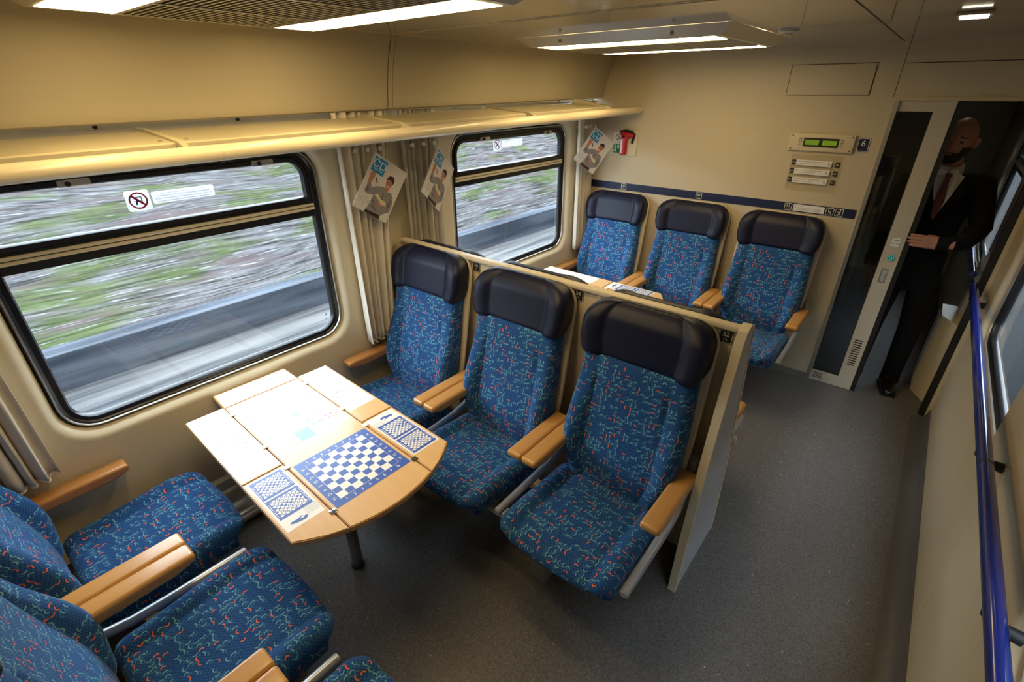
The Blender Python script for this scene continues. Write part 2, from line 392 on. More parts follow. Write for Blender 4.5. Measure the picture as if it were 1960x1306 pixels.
wl = wall_with_holes('wall_left', XL, 1, YB, YF, 0, 2.0, WIN, 'cream')
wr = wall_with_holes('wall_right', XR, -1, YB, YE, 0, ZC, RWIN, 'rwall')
for y in (1.97, -.6): MB().box(XR-.0012, XR, y, y+.006, .06, .70 if y < 0 else 1.95).build('panel_joint', 'rackp', wr)
TRANS_LO, TRANS_HI = 1.475, 1.565
def window(name, xw, d, hole, label, stickers):
    a, b, c, e = hole; o = tag(thing(name, label, None, (xw, (a+b)/2, c)), kind='structure'); oy = (a+b)/2
    X = lambda w_: d*w_
    def ring(nm, prof, mat, lo=None):
        mb = MB(); Ls = []
        for off, dep in prof:
            Ls.append([(X(dep), p[0]-oy, p[1]-c) for p in rrect(a-off, b+off, c-off, e+off, max(.02, .13+off))])
        return mb.loops(Ls, close=True).build(nm, mat, o, 40)
    ring('gasket', [(.004, -.075), (.004, -.052), (-.008, -.040), (-.018, -.043), (-.024, -.052), (-.040, -.050), (-.046, -.060), (-.046, -.075)], 'black')
    ring('bead', [(-.002, -.046), (-.004, -.036), (-.009, -.034), (-.012, -.044)], 'alu')
    g0, g1 = a+.044, b-.044
    lowpts = [p for p in rrect(g0, g1, c+.044, e, .088) if p[1] < TRANS_LO-.3]
    low = [(p[0]-oy, p[1]-c) for p in rrect(g0, g1, c+.044, 3, .088)[:7]]+[(g1-oy, TRANS_LO-c), (g0-oy, TRANS_LO-c)]+[(p[0]-oy, p[1]-c) for p in rrect(g0, g1, c+.044, 3, .088)[21:]]
    MB().prism(low, X(-.068), X(-.062), 'x').build('lower_pane', 'glass', o)
    u0, u1 = a+.070, b-.070
    rr = rrect(u0, u1, 0, e-.062, .075)
    upo = [(u0-oy, TRANS_HI-c), (u1-oy, TRANS_HI-c)]+[(p[0]-oy, p[1]-c) for p in rr[7:21]]
    MB().prism(upo, X(-.066), X(-.060), 'x').build('upper_pane', 'glass', o)
    # black hopper frame round the upper pane
    def outl(off):
        r2 = rrect(u0-off, u1+off, 0, e-.062+off, .075+off)
        return [(u0-off-oy, TRANS_HI-off-c), (u1+off-oy, TRANS_HI-off-c)]+[(p[0]-oy, p[1]-c) for p in r2[7:21]]
    Ls = [[(X(dep), p[0], p[1]) for p in outl(off)] for off, dep in ((0, -.075), (0, -.050), (.004, -.044), (.022, -.044), (.026, -.052), (.026, -.075))]
    MB().loops(Ls, close=True).build('hopper_frame', 'black', o, 40)
    mb = MB().box(X(-.075), X(-.050), g0-oy, g1-oy, TRANS_LO-c-.012, TRANS_HI-c-.024); mb.build('transom', 'black', o)
    for z0, z1 in ((1.497, 1.511), (1.515, 1.529)):
        box('transom_bar', min(X(-.055), X(-.038)), max(X(-.055), X(-.038)), g0-oy-.004, g1-oy+.004, z0-c, z1-c, 'rail', o, .003)
    for yy in (a+.34, b-.26):
        lt = box('latch', min(X(-.050), X(-.030)), max(X(-.050), X(-.030)), yy-.05-oy, yy+.05-oy, e-.062-c, e-.036-c, 'alu', o, .004)
        MB().tube([(X(-.030), yy-.02-oy, e-.05-c), (X(-.022), yy-.02-oy, e-.05-c)], .009).build('lock', 'ink', lt, 40)
    if stickers:
        ys, zs, sw = stickers
        xs = X(-.0585); x1 = X(-.0580); x2 = X(-.0576)
        st = MB().prism([(p[0], p[1]) for p in rrect(ys-oy, ys+.085-oy, zs-.04-c, zs+.04-c, .008, 3)], X(-.0600), xs, 'x').build('sticker', 'sticker', o); tag(st, 'white sticker with red prohibition circle')
        cy, cz = ys+.0425-oy, zs-c
        mb = MB(); O = disc(cy, cz, .033, 28); I = disc(cy, cz, .027, 28)
        mb.loops([[(x1, *p) for p in O], [(x1, *p) for p in I]])
        s_, c_ = math.sin(PI/4)*.028, .003
        mb.add([(x1, cy-s_-c_, cz+s_-c_), (x1, cy-s_+c_, cz+s_+c_), (x1, cy+s_+c_, cz-s_+c_), (x1, cy+s_-c_, cz-s_-c_)], [(0, 1, 2, 3)]); mb.build('prohibition_ring', 'redink', st)
        mb = MB()
        for (q0, q1, r0, r1) in ((-.018, .014, .012, .015), (.011, .014, -.016, .012), (-.018, .014, -.003, -.001)): mb.box(xs, X(-.0582), cy+q0, cy+q1, cz+r0, cz+r1)
        mb.build('pictogram', 'ink', st)
        MB().add([(x1, cy-.013, cz-.016), (x1, cy-.006, cz-.017), (x1, cy-.003, cz-.006), (x1, cy+.002, cz-.002), (x1, cy-.008, cz+.004)], [(0, 1, 2, 3, 4)]).build('pictogram_figure', 'boardblue', st)
        nt_ = MB().prism(rrect(ys+.093-oy, ys+.335-oy, zs-.022-c, zs+.026-c, .006, 3), X(-.0600), xs, 'x').build('notice', 'sticker', o)
        mb = MB()
        for k, s in enumerate(('NEOTEVIREJTE OKNA, KLIMATIZACE BY BYLA NEUCINNA', 'FENSTER NICHT OFFNEN, SONST IST KLIMATISIERUNG UNWIRKSAM', 'DO NOT OPEN WINDOWS, AIR CONDITIONING WOULD BE INEFFECTIVE', 'N OUVREZ PAS LES FENETRES, CONDITIONNEMENT D AIR INEFFICACE')):
            add_text(mb, s, .0066, TX(x1, ys+.214-oy, zs+.0165-.0105*k-c, R_LEFT))
        mb.build('lettering', 'ink', nt_)
        mk = MB(); add_text(mk, 'B', .022, TX(X(-.0600), b-.083-oy, c+.125-c, R_LEFT)); add_text(mk, 'ESG 6', .010, TX(X(-.0600), b-.083-oy, .100, R_LEFT)); mk.build('glass_mark', 'ink', o)
    return o
window('window_1', XL, 1, WIN[0], 'large window in the cream wall above the near table', (.545, 1.655, .08))
window('window_2', XL, 1, WIN[1], 'farther window between the curtains with hillside outside', (2.78, 1.70, .08))
window('window_3', XR, -1, RWIN[1], 'corridor-side window beside the blue handrail', None)
window('window_4', XR, -1, RWIN[0], 'nearest corridor-side window at the right edge', None)
window('window_5', XR, -1, RWIN[2], 'corridor window beyond the sliding door', None)

# wall at the far end, with the doorway
pts = [(XL, 0), (-.272, 0), (-.272, 1.99), (XR, 1.99), (XR, ZC), (XL, ZC)]
wf = tag(MB().prism(pts, YF, YF+.09, 'y').build('wall_far', 'far'), kind='structure')
MB().box(-.285, -.262, YF-.006, YF+.02, 0, 1.992).build('door_trim', 'alu', wf)
MB().box(-.285, XR, YF-.008, YF+.02, 1.985, 2.004).build('door_trim', 'rackp', wf)
MB().box(-.30, XR, YF-.0015, YF, 2.180, 2.184).build('panel_joint', 'ink', wf)
MB().box(-.302, -.299, YF-.0012, YF, 2.0, ZC).build('panel_joint', 'ink', wf)
st = MB().box(XL+.01, -.300, YF-.003, YF, 1.262, 1.322).build('stripe', 'navy', wf); tag(st, 'navy band across the beige wall above the seats')
tag(MB().box(-2.28, -.29, YF-.012, YF, 0.0, .055).build('baseboard_far', 'alu'), kind='structure')
# corridor beyond the doorway
tag(MB().box(-.62, XR+.05, YE, YE+.05, 0, ZC).build('wall_corridor_end', 'far'), kind='structure')
wc = tag(MB().box(-.66, -.60, YF+.09, YE, 0, ZC).build('wall_corridor', 'far'), kind='structure')
for i, y in enumerate((4.35, 4.95, 5.55, 6.15, 6.75)):
    MB().box(-.60, -.596, y, y+.48, .25, 2.0).build('panel', 'blackm', wc); MB().box(-.60, -.590, y-.03, y, .0, 2.1).build('post', 'alu', wc)
# post of the doorway on the corridor side, and angled cream cabinet behind it
dp = tag(thing('door_post', None, None, (XR, 3.99, 0)), kind='structure')
MB().box(-.050, -.014, -.012, .05, 0, 1.985).build('seal', 'blackm', dp); MB().box(-.016, 0, -.05, .10, 0, 1.985).build('post_trim', 'cream', dp)
cab = thing('corridor_cabinet', 'cream corridor cabinet behind the open sliding door', 'cabinet', (.42, 4.4, 0))
MB().prism([(.06, -.26), (-.055, -.05), (-.055, .22), (.06, .22)], 0, .62, 'z').build('body', 'cream', cab)
MB().prism([(.06, .0), (.035, .06), (.035, .21), (.06, .21)], .62, 1.05, 'z').build('upper_body', 'whitep', cab)
MB().box(-.062, -.055, -.02, .19, .05, .58).build('flap', 'whitep', cab)

# upper panel above the luggage rack (profile in x,z), two lengths and a cover strip
prof = [(-2.385, 1.985), (-2.335, 1.968), (-2.312, 1.975), (-2.302, 1.995), (-2.298, 2.03), (-2.285, 2.10), (-2.255, 2.20), (-2.218, 2.292), (-2.20, ZC), (-2.39, ZC)]
t1 = tag(thing('trim_1', 'glossy cream panel above the luggage rack', None, (XL, 1.8, 1.97)), kind='structure')
mk = lambda p, dx=0: [(a+dx-XL, b-1.97) for a, b in p]
def lip(dx, ya, yb, nm, mat):
    P = mk(prof, dx); n = len(P); dz = lambda y: (y-2.6)*.012
    w8 = [max(0, min(1, (2.2-(p[1]+1.97))/.2)) for p in P]
    vs = [(p[0], ya-1.8, p[1]+dz(ya)*k) for p, k in zip(P, w8)]+[(p[0], yb-1.8, p[1]+dz(yb)*k) for p, k in zip(P, w8)]
    return MB().add(vs, [tuple(range(n)), tuple(range(2*n-1, n-1, -1))]+[(i, (i+1) % n, n+(i+1) % n, n+i) for i in range(n)]).build(nm, mat, t1, 35)
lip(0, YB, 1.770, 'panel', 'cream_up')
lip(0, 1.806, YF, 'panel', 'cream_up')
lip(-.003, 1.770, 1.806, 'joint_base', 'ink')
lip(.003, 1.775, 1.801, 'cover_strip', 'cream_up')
# strip of wall with bolts behind the rack
for i, y in enumerate((-.2, .52, 1.03, 1.62, 2.35, 2.9, 3.5)): MB().tube([(0, 0, 0), (.008, 0, 0)], .0075, 8).build('bolt', 'ink', wl, loc=(XL, y, 1.930+.011*y))
# heater duct at the foot of the window wall
hd = tag(thing('trim_2', 'grey metal heating duct along the foot of the window wall', None, (XL, 1.2, 0)), kind='structure')
MB().prism([(0, 0), (.115, 0), (.115, .085), (.095, .105), (.06, .115), (.06, .17), (.045, .185), (.03, .19), (.03, .245), (0, .255)], -2.8, 2.75, 'y').build('duct', 'alu', hd, 30)
MB().tube([(.125, -2.8, .055), (.125, 2.75, .055)], .034, 16).build('pipe', 'alu', hd, 40)
bs = MB(); cv = [(.395, 0), (.43, .006), (.458, .022), (.474, .048), (.480, .085), (XR, .085), (XR, 0)]
tag(bs.prism(cv, YB, 3.93, 'y').build('baseboard_right', 'cove', None, 50), kind='structure')

# ------------------------------------------------------------------ seats
def sm(a, b, x):
    t = max(0, min(1, (x-a)/(b-a))); return t*t*(3-2*t)
def lean(z): return -.217+(z-.40)*.181
def cushion_mesh():
    def fn(P):
        x, y, z = P.x, P.y, P.z; up = (z+.06)/.12; ax = abs(x)/.27
        y2 = y; 
        if y < -.1: y2 -= .022*(1-ax*ax)*sm(-.1, -.26, y)
        z2 = z-.035*sm(-.26, .26, y)*1.0 - .045*sm(-.15, -.27, y)*up**2*.6
        if z > 0:
            z2 += .014*sm(.60, .85, ax) - .010*sm(.0, .5, 1-ax)*.6
            z2 -= .010*math.exp(-((ax-.66)/.035)**2) + .007*math.exp(-((y+.165)/.010)**2)
        else:
            y2 += .05*sm(-.2, -.27, y)
        return Vector((x*(1-.03*sm(-.2, -.26, y)), y2-.490, z2+.405))
    mb = rbox(.54, .52, .125, .045, (34, 34, 2), 4, fn); hx, hy, hz = mb.h; O = mb.orig
    def uv(poly, vi):
        p = O[vi]; c = Vector((0, 0, 0))
        for k in poly.vertices: c += Vector(O[k])/len(poly.vertices)
        d = [abs(c.x)/hx, abs(c.y)/hy, abs(c.z)/hz]; a = d.index(max(d))
        if a == 2: return (p[0], p[1])
        if a == 1: return (p[0], math.copysign(hy+hz-p[2], c.y))
        return (math.copysign(hx+hz-p[2], c.x), p[1])
    mb.uv = uv; return mb.mesh('cushion', 'fabric', 60)
def back_mesh():
    def fn(P):
        x, y, z = P.x, P.y, P.z; zt = (z+.325)/.65; xs = abs(x)/.26
        wf = .84+.19*sm(0, .30, zt)-.05*sm(.45, .95, zt)+.0*zt
        f = 1 if y < 0 else .25
        y2 = y-f*(.056*sm(.56, .86, xs)*math.exp(-((zt-.36)/.28)**2)+.020*math.exp(-((zt-.22)/.20)**2)*(1-xs*xs))
        if y < 0: y2 += .015*math.exp(-((xs-.64)/.026)**2)*sm(.0, .1, zt)*(1-sm(.78, .90, zt)) + .016*sm(.90, 1, zt)
        Z = z+.725
        return Vector((x*wf, y2+lean(Z), Z))
    mb = rbox(.525, .100, .65, .042, (44, 2, 32), 4, fn); hx, hy, hz = mb.h; O = mb.orig; rows = {}; U = {}
    for i, p in enumerate(O):
        if abs(p[2]) < hz-.042+1e-6: rows.setdefault(round(p[2], 5), []).append(i)
    for L in rows.values():                                    # width coordinate measured along the padded surface
        L.sort(key=lambda i: math.atan2(O[i][0]/hx, -O[i][1]/hy)); k0 = min(range(len(L)), key=lambda k: abs(O[L[k]][0])+(1 if O[L[k]][1] > 0 else 0)); d = 0; U[L[k0]] = O[L[k0]][0]
        for k in range(k0+1, len(L)): d += (Vector(mb.v[L[k]])-Vector(mb.v[L[k-1]])).length; U[L[k]] = d
        d = 0
        for k in range(k0-1, -1, -1): d += (Vector(mb.v[L[k]])-Vector(mb.v[L[k+1]])).length; U[L[k]] = -d
    def uv(poly, vi):
        p = O[vi]; c = Vector((0, 0, 0))
        for k in poly.vertices: c += Vector(O[k])/len(poly.vertices)
        if all(k in U for k in poly.vertices) and c.y < hy*.98: return (U[vi]+.013, p[2]+.9)
        if abs(c.x)/hx > .97: return (math.copysign(hx+hy+p[1], c.x)+.013, p[2]+.9)
        return (p[0]+.013, p[2]+.9)
    mb.uv = uv; return mb.mesh('backrest', 'fabric', 60)
def topround(x, z, hw, ztop, R):
    if z > ztop-R:
        t = min(1, (z-(ztop-R))/R); return x*(hw-R+R*math.sqrt(max(0, 1-t*t)))/hw
    return x
def head_mesh():
    def fn(P):
        x, y, z = P.x, P.y, P.z; Z = z+1.131; xs = abs(x)/.278
        x2 = topround(x, z, .278, .124, .095)*(1-.075*sm(-.03, -.124, z))
        f = 1 if y < 0 else 0
        y2 = y-f*(.026*sm(.50, .84, xs)*(1-.5*sm(.0, .12, z))) + f*.009*math.exp(-((xs-.62)/.04)**2)
        if f: y2 += .026*sm(.05, .124, z)+.010*sm(-.09, -.124, z)
        zz = Z+.012*(xs**2 if z < -.05 else 0)*0
        return Vector((x2, y2+lean(Z)+.002, zz))
    mb = rbox(.556, .100, .248, .034, (36, 2, 16), 4, fn); return mb.mesh('headrest', 'leather', 60)
def shell_mesh():
    def fn(P):
        Z = P.z+.786; x = topround(P.x, P.z, .2825, .470, .110)
        wf = 1-.05*sm(-.0, -.47, P.z)
        return Vector((x*wf, P.y+lean(Z)+.050, Z))
    mb = rbox(.565, .022, .94, .010, (20, 1, 34), 3, fn); return mb.mesh('shell', 'shellc', 50)
def arm_mesh(mat):
    def fn(P):
        x, y, z = P.x, P.y, P.z
        z2 = z
        if z < 0: z2 += .018*sm(-.12, -.20, y)
        return Vector((x, y-.335, z2+.597+.012*sm(-.1, .2, y)*0))
    mb = rbox(.078, .39, .052, .014, (2, 12, 2), 4, fn); return mb.mesh('armrest', mat, 50)
def tube_mesh():
    P = [(0, -.115, .655), (0, -.118, .60), (0, -.133, .545), (0, -.168, .492), (0, -.225, .455), (0, -.31, .436), (0, -.42, .428), (0, -.58, .423), (0, -.690, .420)]
    return MB().tube(P, .0185, 14).mesh('support_tube', 'tube', 50)
ME = dict(cushion=cushion_mesh(), backrest=back_mesh(), headrest=head_mesh(), shell=shell_mesh(), arm=arm_mesh('wood'), armd=arm_mesh('wood_dark'), tube=tube_mesh(),
          cap=MB().tube([(0, -.115, .655), (0, -.115, .672)], .0205, 14).mesh('tube_cap', 'tube', 40),
          end=MB().tube([(0, -.6901, .420), (0, -.6935, .420)], .0145, 12).mesh('tube_plug', 'greyp', 40))
XS = {'window': -2.04, 'middle': -1.368, 'aisle': -.712}
ARM = {'window': (-.302, .334, .373), 'middle': (-.259, .307, .346), 'aisle': (-.270, .296, .300)}
def seat(pos, y, facing, label, group, fwd=0.0):
    """facing -1: towards the camera end, +1: towards the far end"""
    rz = 0 if facing < 0 else PI; s = 1 if facing < 0 else -1
    t = thing('train_seat', label, 'seat', (XS[pos], y, 0), rz, group)
    for k in ('cushion', 'backrest', 'headrest', 'shell'): link(k, ME[k], t, (0, -fwd if k == 'cushion' else 0, 0))
    l, r, tx = ARM[pos]
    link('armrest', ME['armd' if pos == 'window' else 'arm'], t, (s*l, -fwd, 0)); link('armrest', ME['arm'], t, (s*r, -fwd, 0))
    tb = link('support_tube', ME['tube'], t, (s*tx, -fwd, 0)); tag(tb, 'grey curved metal support tube'); link('end_plug', ME['end'], tb)
    if pos == 'aisle': link('tube_cap', ME['cap'], tb)
    return t
YM, YN = 1.82, -.392
seat('aisle', YM, -1, 'blue patterned aisle seat just left of the number 52 sign', 'seats facing the near table')
seat('middle', YM, -1, 'blue patterned seat left of the number 54 sign, at the near table', 'seats facing the near table')
seat('window', YM, -1, 'blue patterned seat beside the long cream curtain, left of number 56 sign', 'seats facing the near table')
seat('aisle', YM, 1, 'seat hidden behind number 52 panel, only dark headrest top and armrest showing', 'seats with their backs to the camera')
seat('middle', YM, 1, 'seat hidden behind number 54 panel, dark headrest top before the far table', 'seats with their backs to the camera')
seat('window', YM, 1, 'seat hidden behind number 56 panel, dark headrest top under far window', 'seats with their backs to the camera')
seat('aisle', YF-.010, -1, 'blue patterned seat against the far wall next to the glass door', 'seats against the far wall')
seat('middle', YF-.010, -1, 'blue patterned seat against the far wall, middle of its three', 'seats against the far wall')
seat('window', YF-.010, -1, 'blue patterned seat against the far wall beside the corner curtain', 'seats against the far wall')
seat('window', YN, 1, 'blue patterned seat at bottom left beside the wall armrest', 'seats in the foreground', .047)
seat('middle', YN, 1, 'large blue patterned seat in the foreground at the bottom left edge', 'seats in the foreground', .047)
seat('aisle', YN, 1, 'blue seat at the bottom edge, only a cushion corner and armrests showing', 'seats in the foreground', .047)
def bench_frame(y, facing, label):
    t = thing('bench_frame', label, 'seat frame', (-1.345, y, 0), 0 if facing < 0 else PI, 'frames under the seats')
    for yy in (-.60, -.36): box('crossbar', -.95, .86, yy-.022, yy+.022, .300, .336, 'rackp', t, .004)
    for xx in (-.55*1, .47*1):
        xx = xx if facing < 0 else -xx
        box('leg', xx-.045, xx+.045, -.585, -.515, 0, .300, 'tube', t, .006)
    return t
bench_frame(YM, -1, 'grey box-section legs and bars under the middle row of seats'); bench_frame(YM, 1, 'seat bars and legs behind the cream divider')
bench_frame(YF-.010, -1, 'seat bars and legs under the far wall seats'); bench_frame(YN+.047, 1, 'seat bars and legs under the foreground seats')
def divider(y, label, nums):
    t = thing('seat_divider', label, 'partition', (-1.345, y, 0))
    box('panel', -1.02, .975, -.004, .004, .02, 1.236, 'cream', t, .002)
    box('top_cap', -1.02, .975, -.024, .024, 1.230, 1.254, 'shellc', t, .009)
    L = [(-.242, 0), (-.225, .30), (-.185, .62), (-.145, .85), (-.105, 1.03), (-.080, 1.15), (-.066, 1.215), (-.045, 1.253), (0, 1.270)]
    out = L+[(-a, b) for a, b in L[-2::-1]]
    ep = MB().prism(out, .975, 1.000, 'x').build('end_panel', 'greyp', t); tag(ep, 'grey end panel facing the aisle')
    # cream edge band wrapped round the end panel
    bd = MB(); n = len(out)
    inn = [(a*.90, b-.006 if b > 1 else b) for a, b in out]
    ring = []
    for i in range(n): ring.append([(.968, *inn[i]), (.968, *out[i]), (1.003, out[i][0]*1.015, out[i][1]+(.003 if out[i][1] > 1 else 0)), (1.003, inn[i][0], inn[i][1])])
    vs = [p for q in ring for p in q]; fs = []
    for i in range(n-1):
        for k in range(4): fs.append((i*4+k, i*4+(k+1) % 4, (i+1)*4+(k+1) % 4, (i+1)*4+k))
    fs += [(0, 1, 2, 3), tuple((n-1)*4+k for k in (3, 2, 1, 0))]
    bd.add(vs, fs).build('edge_band', 'cream', t, 35)
    for s, x in nums:
        sg = MB().prism(rrect(x-.026, x+.026, 1.172, 1.228, .005, 3), -.0075, -.004, 'y').build('seat_number', 'ink', t); tag(sg, 'small black number sign '+s)
        mb = MB(); O = rrect(x-.0247, x+.0247, 1.1733, 1.2267, .005, 3); I = rrect(x-.0230, x+.0230, 1.1750, 1.2250, .004, 3)
        mb.loops([[(p[0], -.0078, p[1]) for p in O], [(p[0], -.0078, p[1]) for p in I]])
        add_text(mb, s, .027, TX(x, -.0080, 1.209, R_FAR)); add_text(mb, 'ı"ı', .018, TX(x, -.0080, 1.185, R_FAR)); mb.build('lettering', 'white', sg)
    return t
divider(YM, 'cream divider between the two rows of seats with numbers 52 54 56', (('56', -.400), ('54', .250), ('52', .922)))
divider(YN, 'cream divider behind the foreground seats', ())

# ------------------------------------------------------------------ tables
def table(cx, cy, rz, label):
    t = thing('folding_table', label, 'table', (cx, cy, 0), rz, 'game tables')
    H = .72; TH = .022; R = .556; XA = .452
    arc = lambda y: XA-R+math.sqrt(R*R-y*y)
    def board(nm, x0, x1, y0, y1, curved=False):
        if curved: pts = [(x0, y0)]+[(arc(y0+(y1-y0)*i/14), y0+(y1-y0)*i/14) for i in range(15)]+[(x0, y1)]
        else: pts = [(x0, y0), (x1, y0), (x1, y1), (x0, y1)]
        b = MB().prism(pts, H-TH, H-.003, 'z').build(nm, 'tabedge', t)
        cx_, cy_ = sum(p[0] for p in pts)/len(pts), sum(p[1] for p in pts)/len(pts)
        ins = [(p[0]-.003*(1 if p[0] > cx_ else -1), p[1]-.003*(1 if p[1] > cy_ else -1)) for p in pts]
        MB().prism(ins, H-.003, H, 'z').build('laminate', 'tabw', b); return b
    ce = board('centre_board', -.64, 0, -.180, .180, True)
    wb = board('wall_board', -.795, -.643, -.180, .180)
    Z = H+.0004; Z2 = H+.0008; Z3 = H+.0012
    F = lambda pts, z: MB().add([(p[0], p[1], z) for p in pts], [tuple(range(len(pts)))])
    rect = lambda a, b, c, d: [(a, c), (b, c), (b, d), (a, d)]
    leaves = {}
    for s in (-1, 1):
        y0, y1 = sorted((s*.184, s*.345))
        leaves[s, 'r'] = board('rear_leaf', -.655, -.062, y0, y1); leaves[s, 'f'] = board('front_leaf', -.058, 0, y0, y1, True)
        for xx in (-.56, -.22, -.03, .315):
            dark = xx > .2
            h = box('hinge', xx-.013, xx+.013, s*.182-.013, s*.182+.013, H-.002, H+.0025, 'chrome' if dark else 'whitep', t, .0015)
            MB().tube([(xx-.012, s*.182, H+.0015), (xx+.012, s*.182, H+.0015)], .003, 8).build('pin', 'ink' if dark else 'whitep', h, 40)
    # chess board print
    cb = F(rect(-.015, .315, -.165, .165), Z).build('chess_print', 'boardblue', ce); tag(cb, 'blue and white chessboard print')
    q = .262/8; mb = MB(); x0, y0 = .150-.131, -.131
    for i in range(8):
        for j in range(8):
            if (i+j) % 2: mb.add([(x0+q*i, y0+q*j, Z2), (x0+q*i+q, y0+q*j, Z2), (x0+q*i+q, y0+q*j+q, Z2), (x0+q*i, y0+q*j+q, Z2)], [(0, 1, 2, 3)])
            else:
                e = .0012; a, b = x0+q*i, y0+q*j
                mb.loops([[(a, b, Z2), (a+q, b, Z2), (a+q, b+q, Z2), (a, b+q, Z2)], [(a+e, b+e, Z2), (a+q-e, b+e, Z2), (a+q-e, b+q-e, Z2), (a+e, b+q-e, Z2)]])
    mb.build('squares', 'white', cb)
    mb = MB()
    for i in range(8):
        add_text(mb, 'ABCDEFGH'[i], .020, TX(x0+q*(i+.5), -.148, Z2, Matrix.Rotation(0, 4, 'Z'))); add_text(mb, 'ABCDEFGH'[i], .020, TX(x0+q*(i+.5), .148, Z2, Matrix.Rotation(PI, 4, 'Z')))
        add_text(mb, str(i+1), .020, TX(.150+.148, y0+q*(i+.5), Z2, Matrix.Rotation(PI/2, 4, 'Z'))); add_text(mb, str(i+1), .020, TX(.150-.148, y0+q*(i+.5), Z2, Matrix.Rotation(-PI/2, 4, 'Z')))
    mb.build('lettering', 'white', cb)
    # front leaves: two small draughts diagrams, a hand and fine text
    for s in (-1, 1):
        lf = leaves[s, 'f']
        yin, yout = s*.196, s*.334
        pr = F(rect(-.048, .285 if s < 0 else .295, min(yin, yout), max(yin, yout)), Z).build('game_print', 'white', lf)
        for n_ in (0, 1):
            xa = (-.040+.132*n_) if s < 0 else (.030+.132*n_); xb = xa+.124; ya, yb = sorted((s*.204, s*.326))
            bb = F(rect(xa, xb, ya, yb), Z2).build('diagram', 'boardblue', pr)
            mb = MB(); qq = .100/10; ax_, ay_ = (xa+xb)/2-.05, (ya+yb)/2-.05
            for i in range(10):
                for j in range(10):
                    a, b = ax_+qq*i, ay_+qq*j
                    full = (i+j) % 2 == 1 
                    half = (i < 4 or i > 5) if n_ else (i < 3 or i > 6)
                    if full: mb.add([(a, b, Z3), (a+qq, b, Z3), (a+qq, b+qq, Z3), (a, b+qq, Z3)], [(0, 1, 2, 3)])
                    elif half: mb.add([(a+.0026, b+.0026, Z3), (a+qq-.0026, b+.0026, Z3), (a+qq-.0026, b+qq-.0026, Z3), (a+.0026, b+qq-.0026, Z3)], [(0, 1, 2, 3)])
            for k in range(9):
                for e_ in (-.0565, .0565): mb.add([(ax_+.012+k*.01, (ya+yb)/2+e_-.0022, Z3), (ax_+.017+k*.01, (ya+yb)/2+e_-.0022, Z3), (ax_+.017+k*.01, (ya+yb)/2+e_+.0022, Z3), (ax_+.012+k*.01, (ya+yb)/2+e_+.0022, Z3)], [(0, 1, 2, 3)])
            mb.build('squares', 'white', bb)
        # drawn hand
        hx = .262 if s < 0 else -.012; f_ = 1 if s < 0 else -1; yc = s*.275
        hand = [(-.010, .045), (.004, .030), (.010, .010), (.016, -.012), (.012, -.024), (.004, -.034), (.0, -.030), (.006, -.022), (-.004, -.036), (-.008, -.032), (.002, -.018), (-.012, -.034), (-.014, -.028), (-.002, -.010), (-.010, .0), (-.022, -.020), (-.024, -.012), (-.016, .012), (-.020, .034)]
        hand = [(hx+f_*.62*a, yc+s*.8*b) for a, b in hand]
        F(hand, Z2).build('drawn_hand', 'boardblue', pr)
        mb = MB()
        for k in range(7): add_text(mb, 'dama je hra pro dva', .0058, TX((.235 if s < 0 else .012)+k*.0062-.015, s*.222, Z2, Matrix.Rotation(-s*PI/2+PI, 4, 'Z')))
        mb.build('lettering', 'inkg', pr)
        # rear leaves
        rf = leaves[s, 'r']; pr = F(rect(-.645, -.175 if s > 0 else -.080, min(yin, yout), max(yin, yout)), Z).build('story_print', 'white', rf)
        mb = MB()
        for k in range(6): add_text(mb, 'pohadka o vlaku a kamaradech', .007, TX(-.235, s*.265+s*.008*(k-3), Z2, Matrix.Rotation(PI if s > 0 else 0, 4, 'Z')))
        for k in range(4): add_text(mb, 'kolem sveta', .010, TX(-.34-k*.075, s*(.23+.02*(k % 3)), Z2, Matrix.Rotation(PI if s > 0 else 0, 4, 'Z')))
        mb.build('lettering', 'lcyan', pr)
        mb = MB(); rr_ = random.Random(5+s)
        for k in range(7):
            a = (-.29-rr_.random()*.1, s*(.215+rr_.random()*.1)); mb.add([(p[0], p[1], Z2+k*.00003) for p in disc(*a, .004+.004*rr_.random(), 7)], [tuple(range(7))])
        mb.build('speck', 'pink', pr)
    # rear centre: pale children's map
    pr = F(rect(-.62, -.125, -.165, .165), Z).build('map_print', 'white', ce); rr_ = random.Random(11)
    def blobs(mat, n, xr, yr, r0, r1, z):
        mb = MB()
        for k in range(n):
            a = (rr_.uniform(*xr), rr_.uniform(*yr)); r = rr_.uniform(r0, r1); pts = [(a[0]+r*rr_.uniform(.6, 1.2)*math.cos(i*PI/4), a[1]+r*rr_.uniform(.6, 1.2)*math.sin(i*PI/4), z) for i in range(8)]; pts = [(p[0], p[1], p[2]+k*.00003) for p in pts]
            mb.add(pts, [tuple(range(8))])
        mb.build('drawing', mat, pr)
    F(rect(-.215, -.130, -.165, -.050), Z2).build('drawing', 'lgreen', pr); F(rect(-.215, -.135, -.060, .005), Z3).build('drawing', 'lcyan', pr)
    blobs('lcyan', 12, (-.50, -.16), (-.15, .155), .006, .018, Z3); blobs('lgreen', 8, (-.30, -.15), (-.14, .155), .008, .020, Z2+.0002)
    blobs('pink', 12, (-.28, -.16), (.02, .155), .004, .010, Z3+.0002); blobs('lyel', 6, (-.30, -.15), (.03, .155), .008, .018, Z2+.0001)
    F(rect(-.785, -.650, -.172, .172), Z).build('wall_print', 'white', wb)
    mb = MB()
    for yy in (-.15, .15): mb.add([(p[0], p[1], Z2) for p in disc(-.70, yy, .008, 3)], [(0, 1, 2)])
    mb.build('mark', 'inkg', wb)
    box('wall_bracket', -.795, -.60, -.165, .165, .625, H-TH, 'whitep', t, .006)
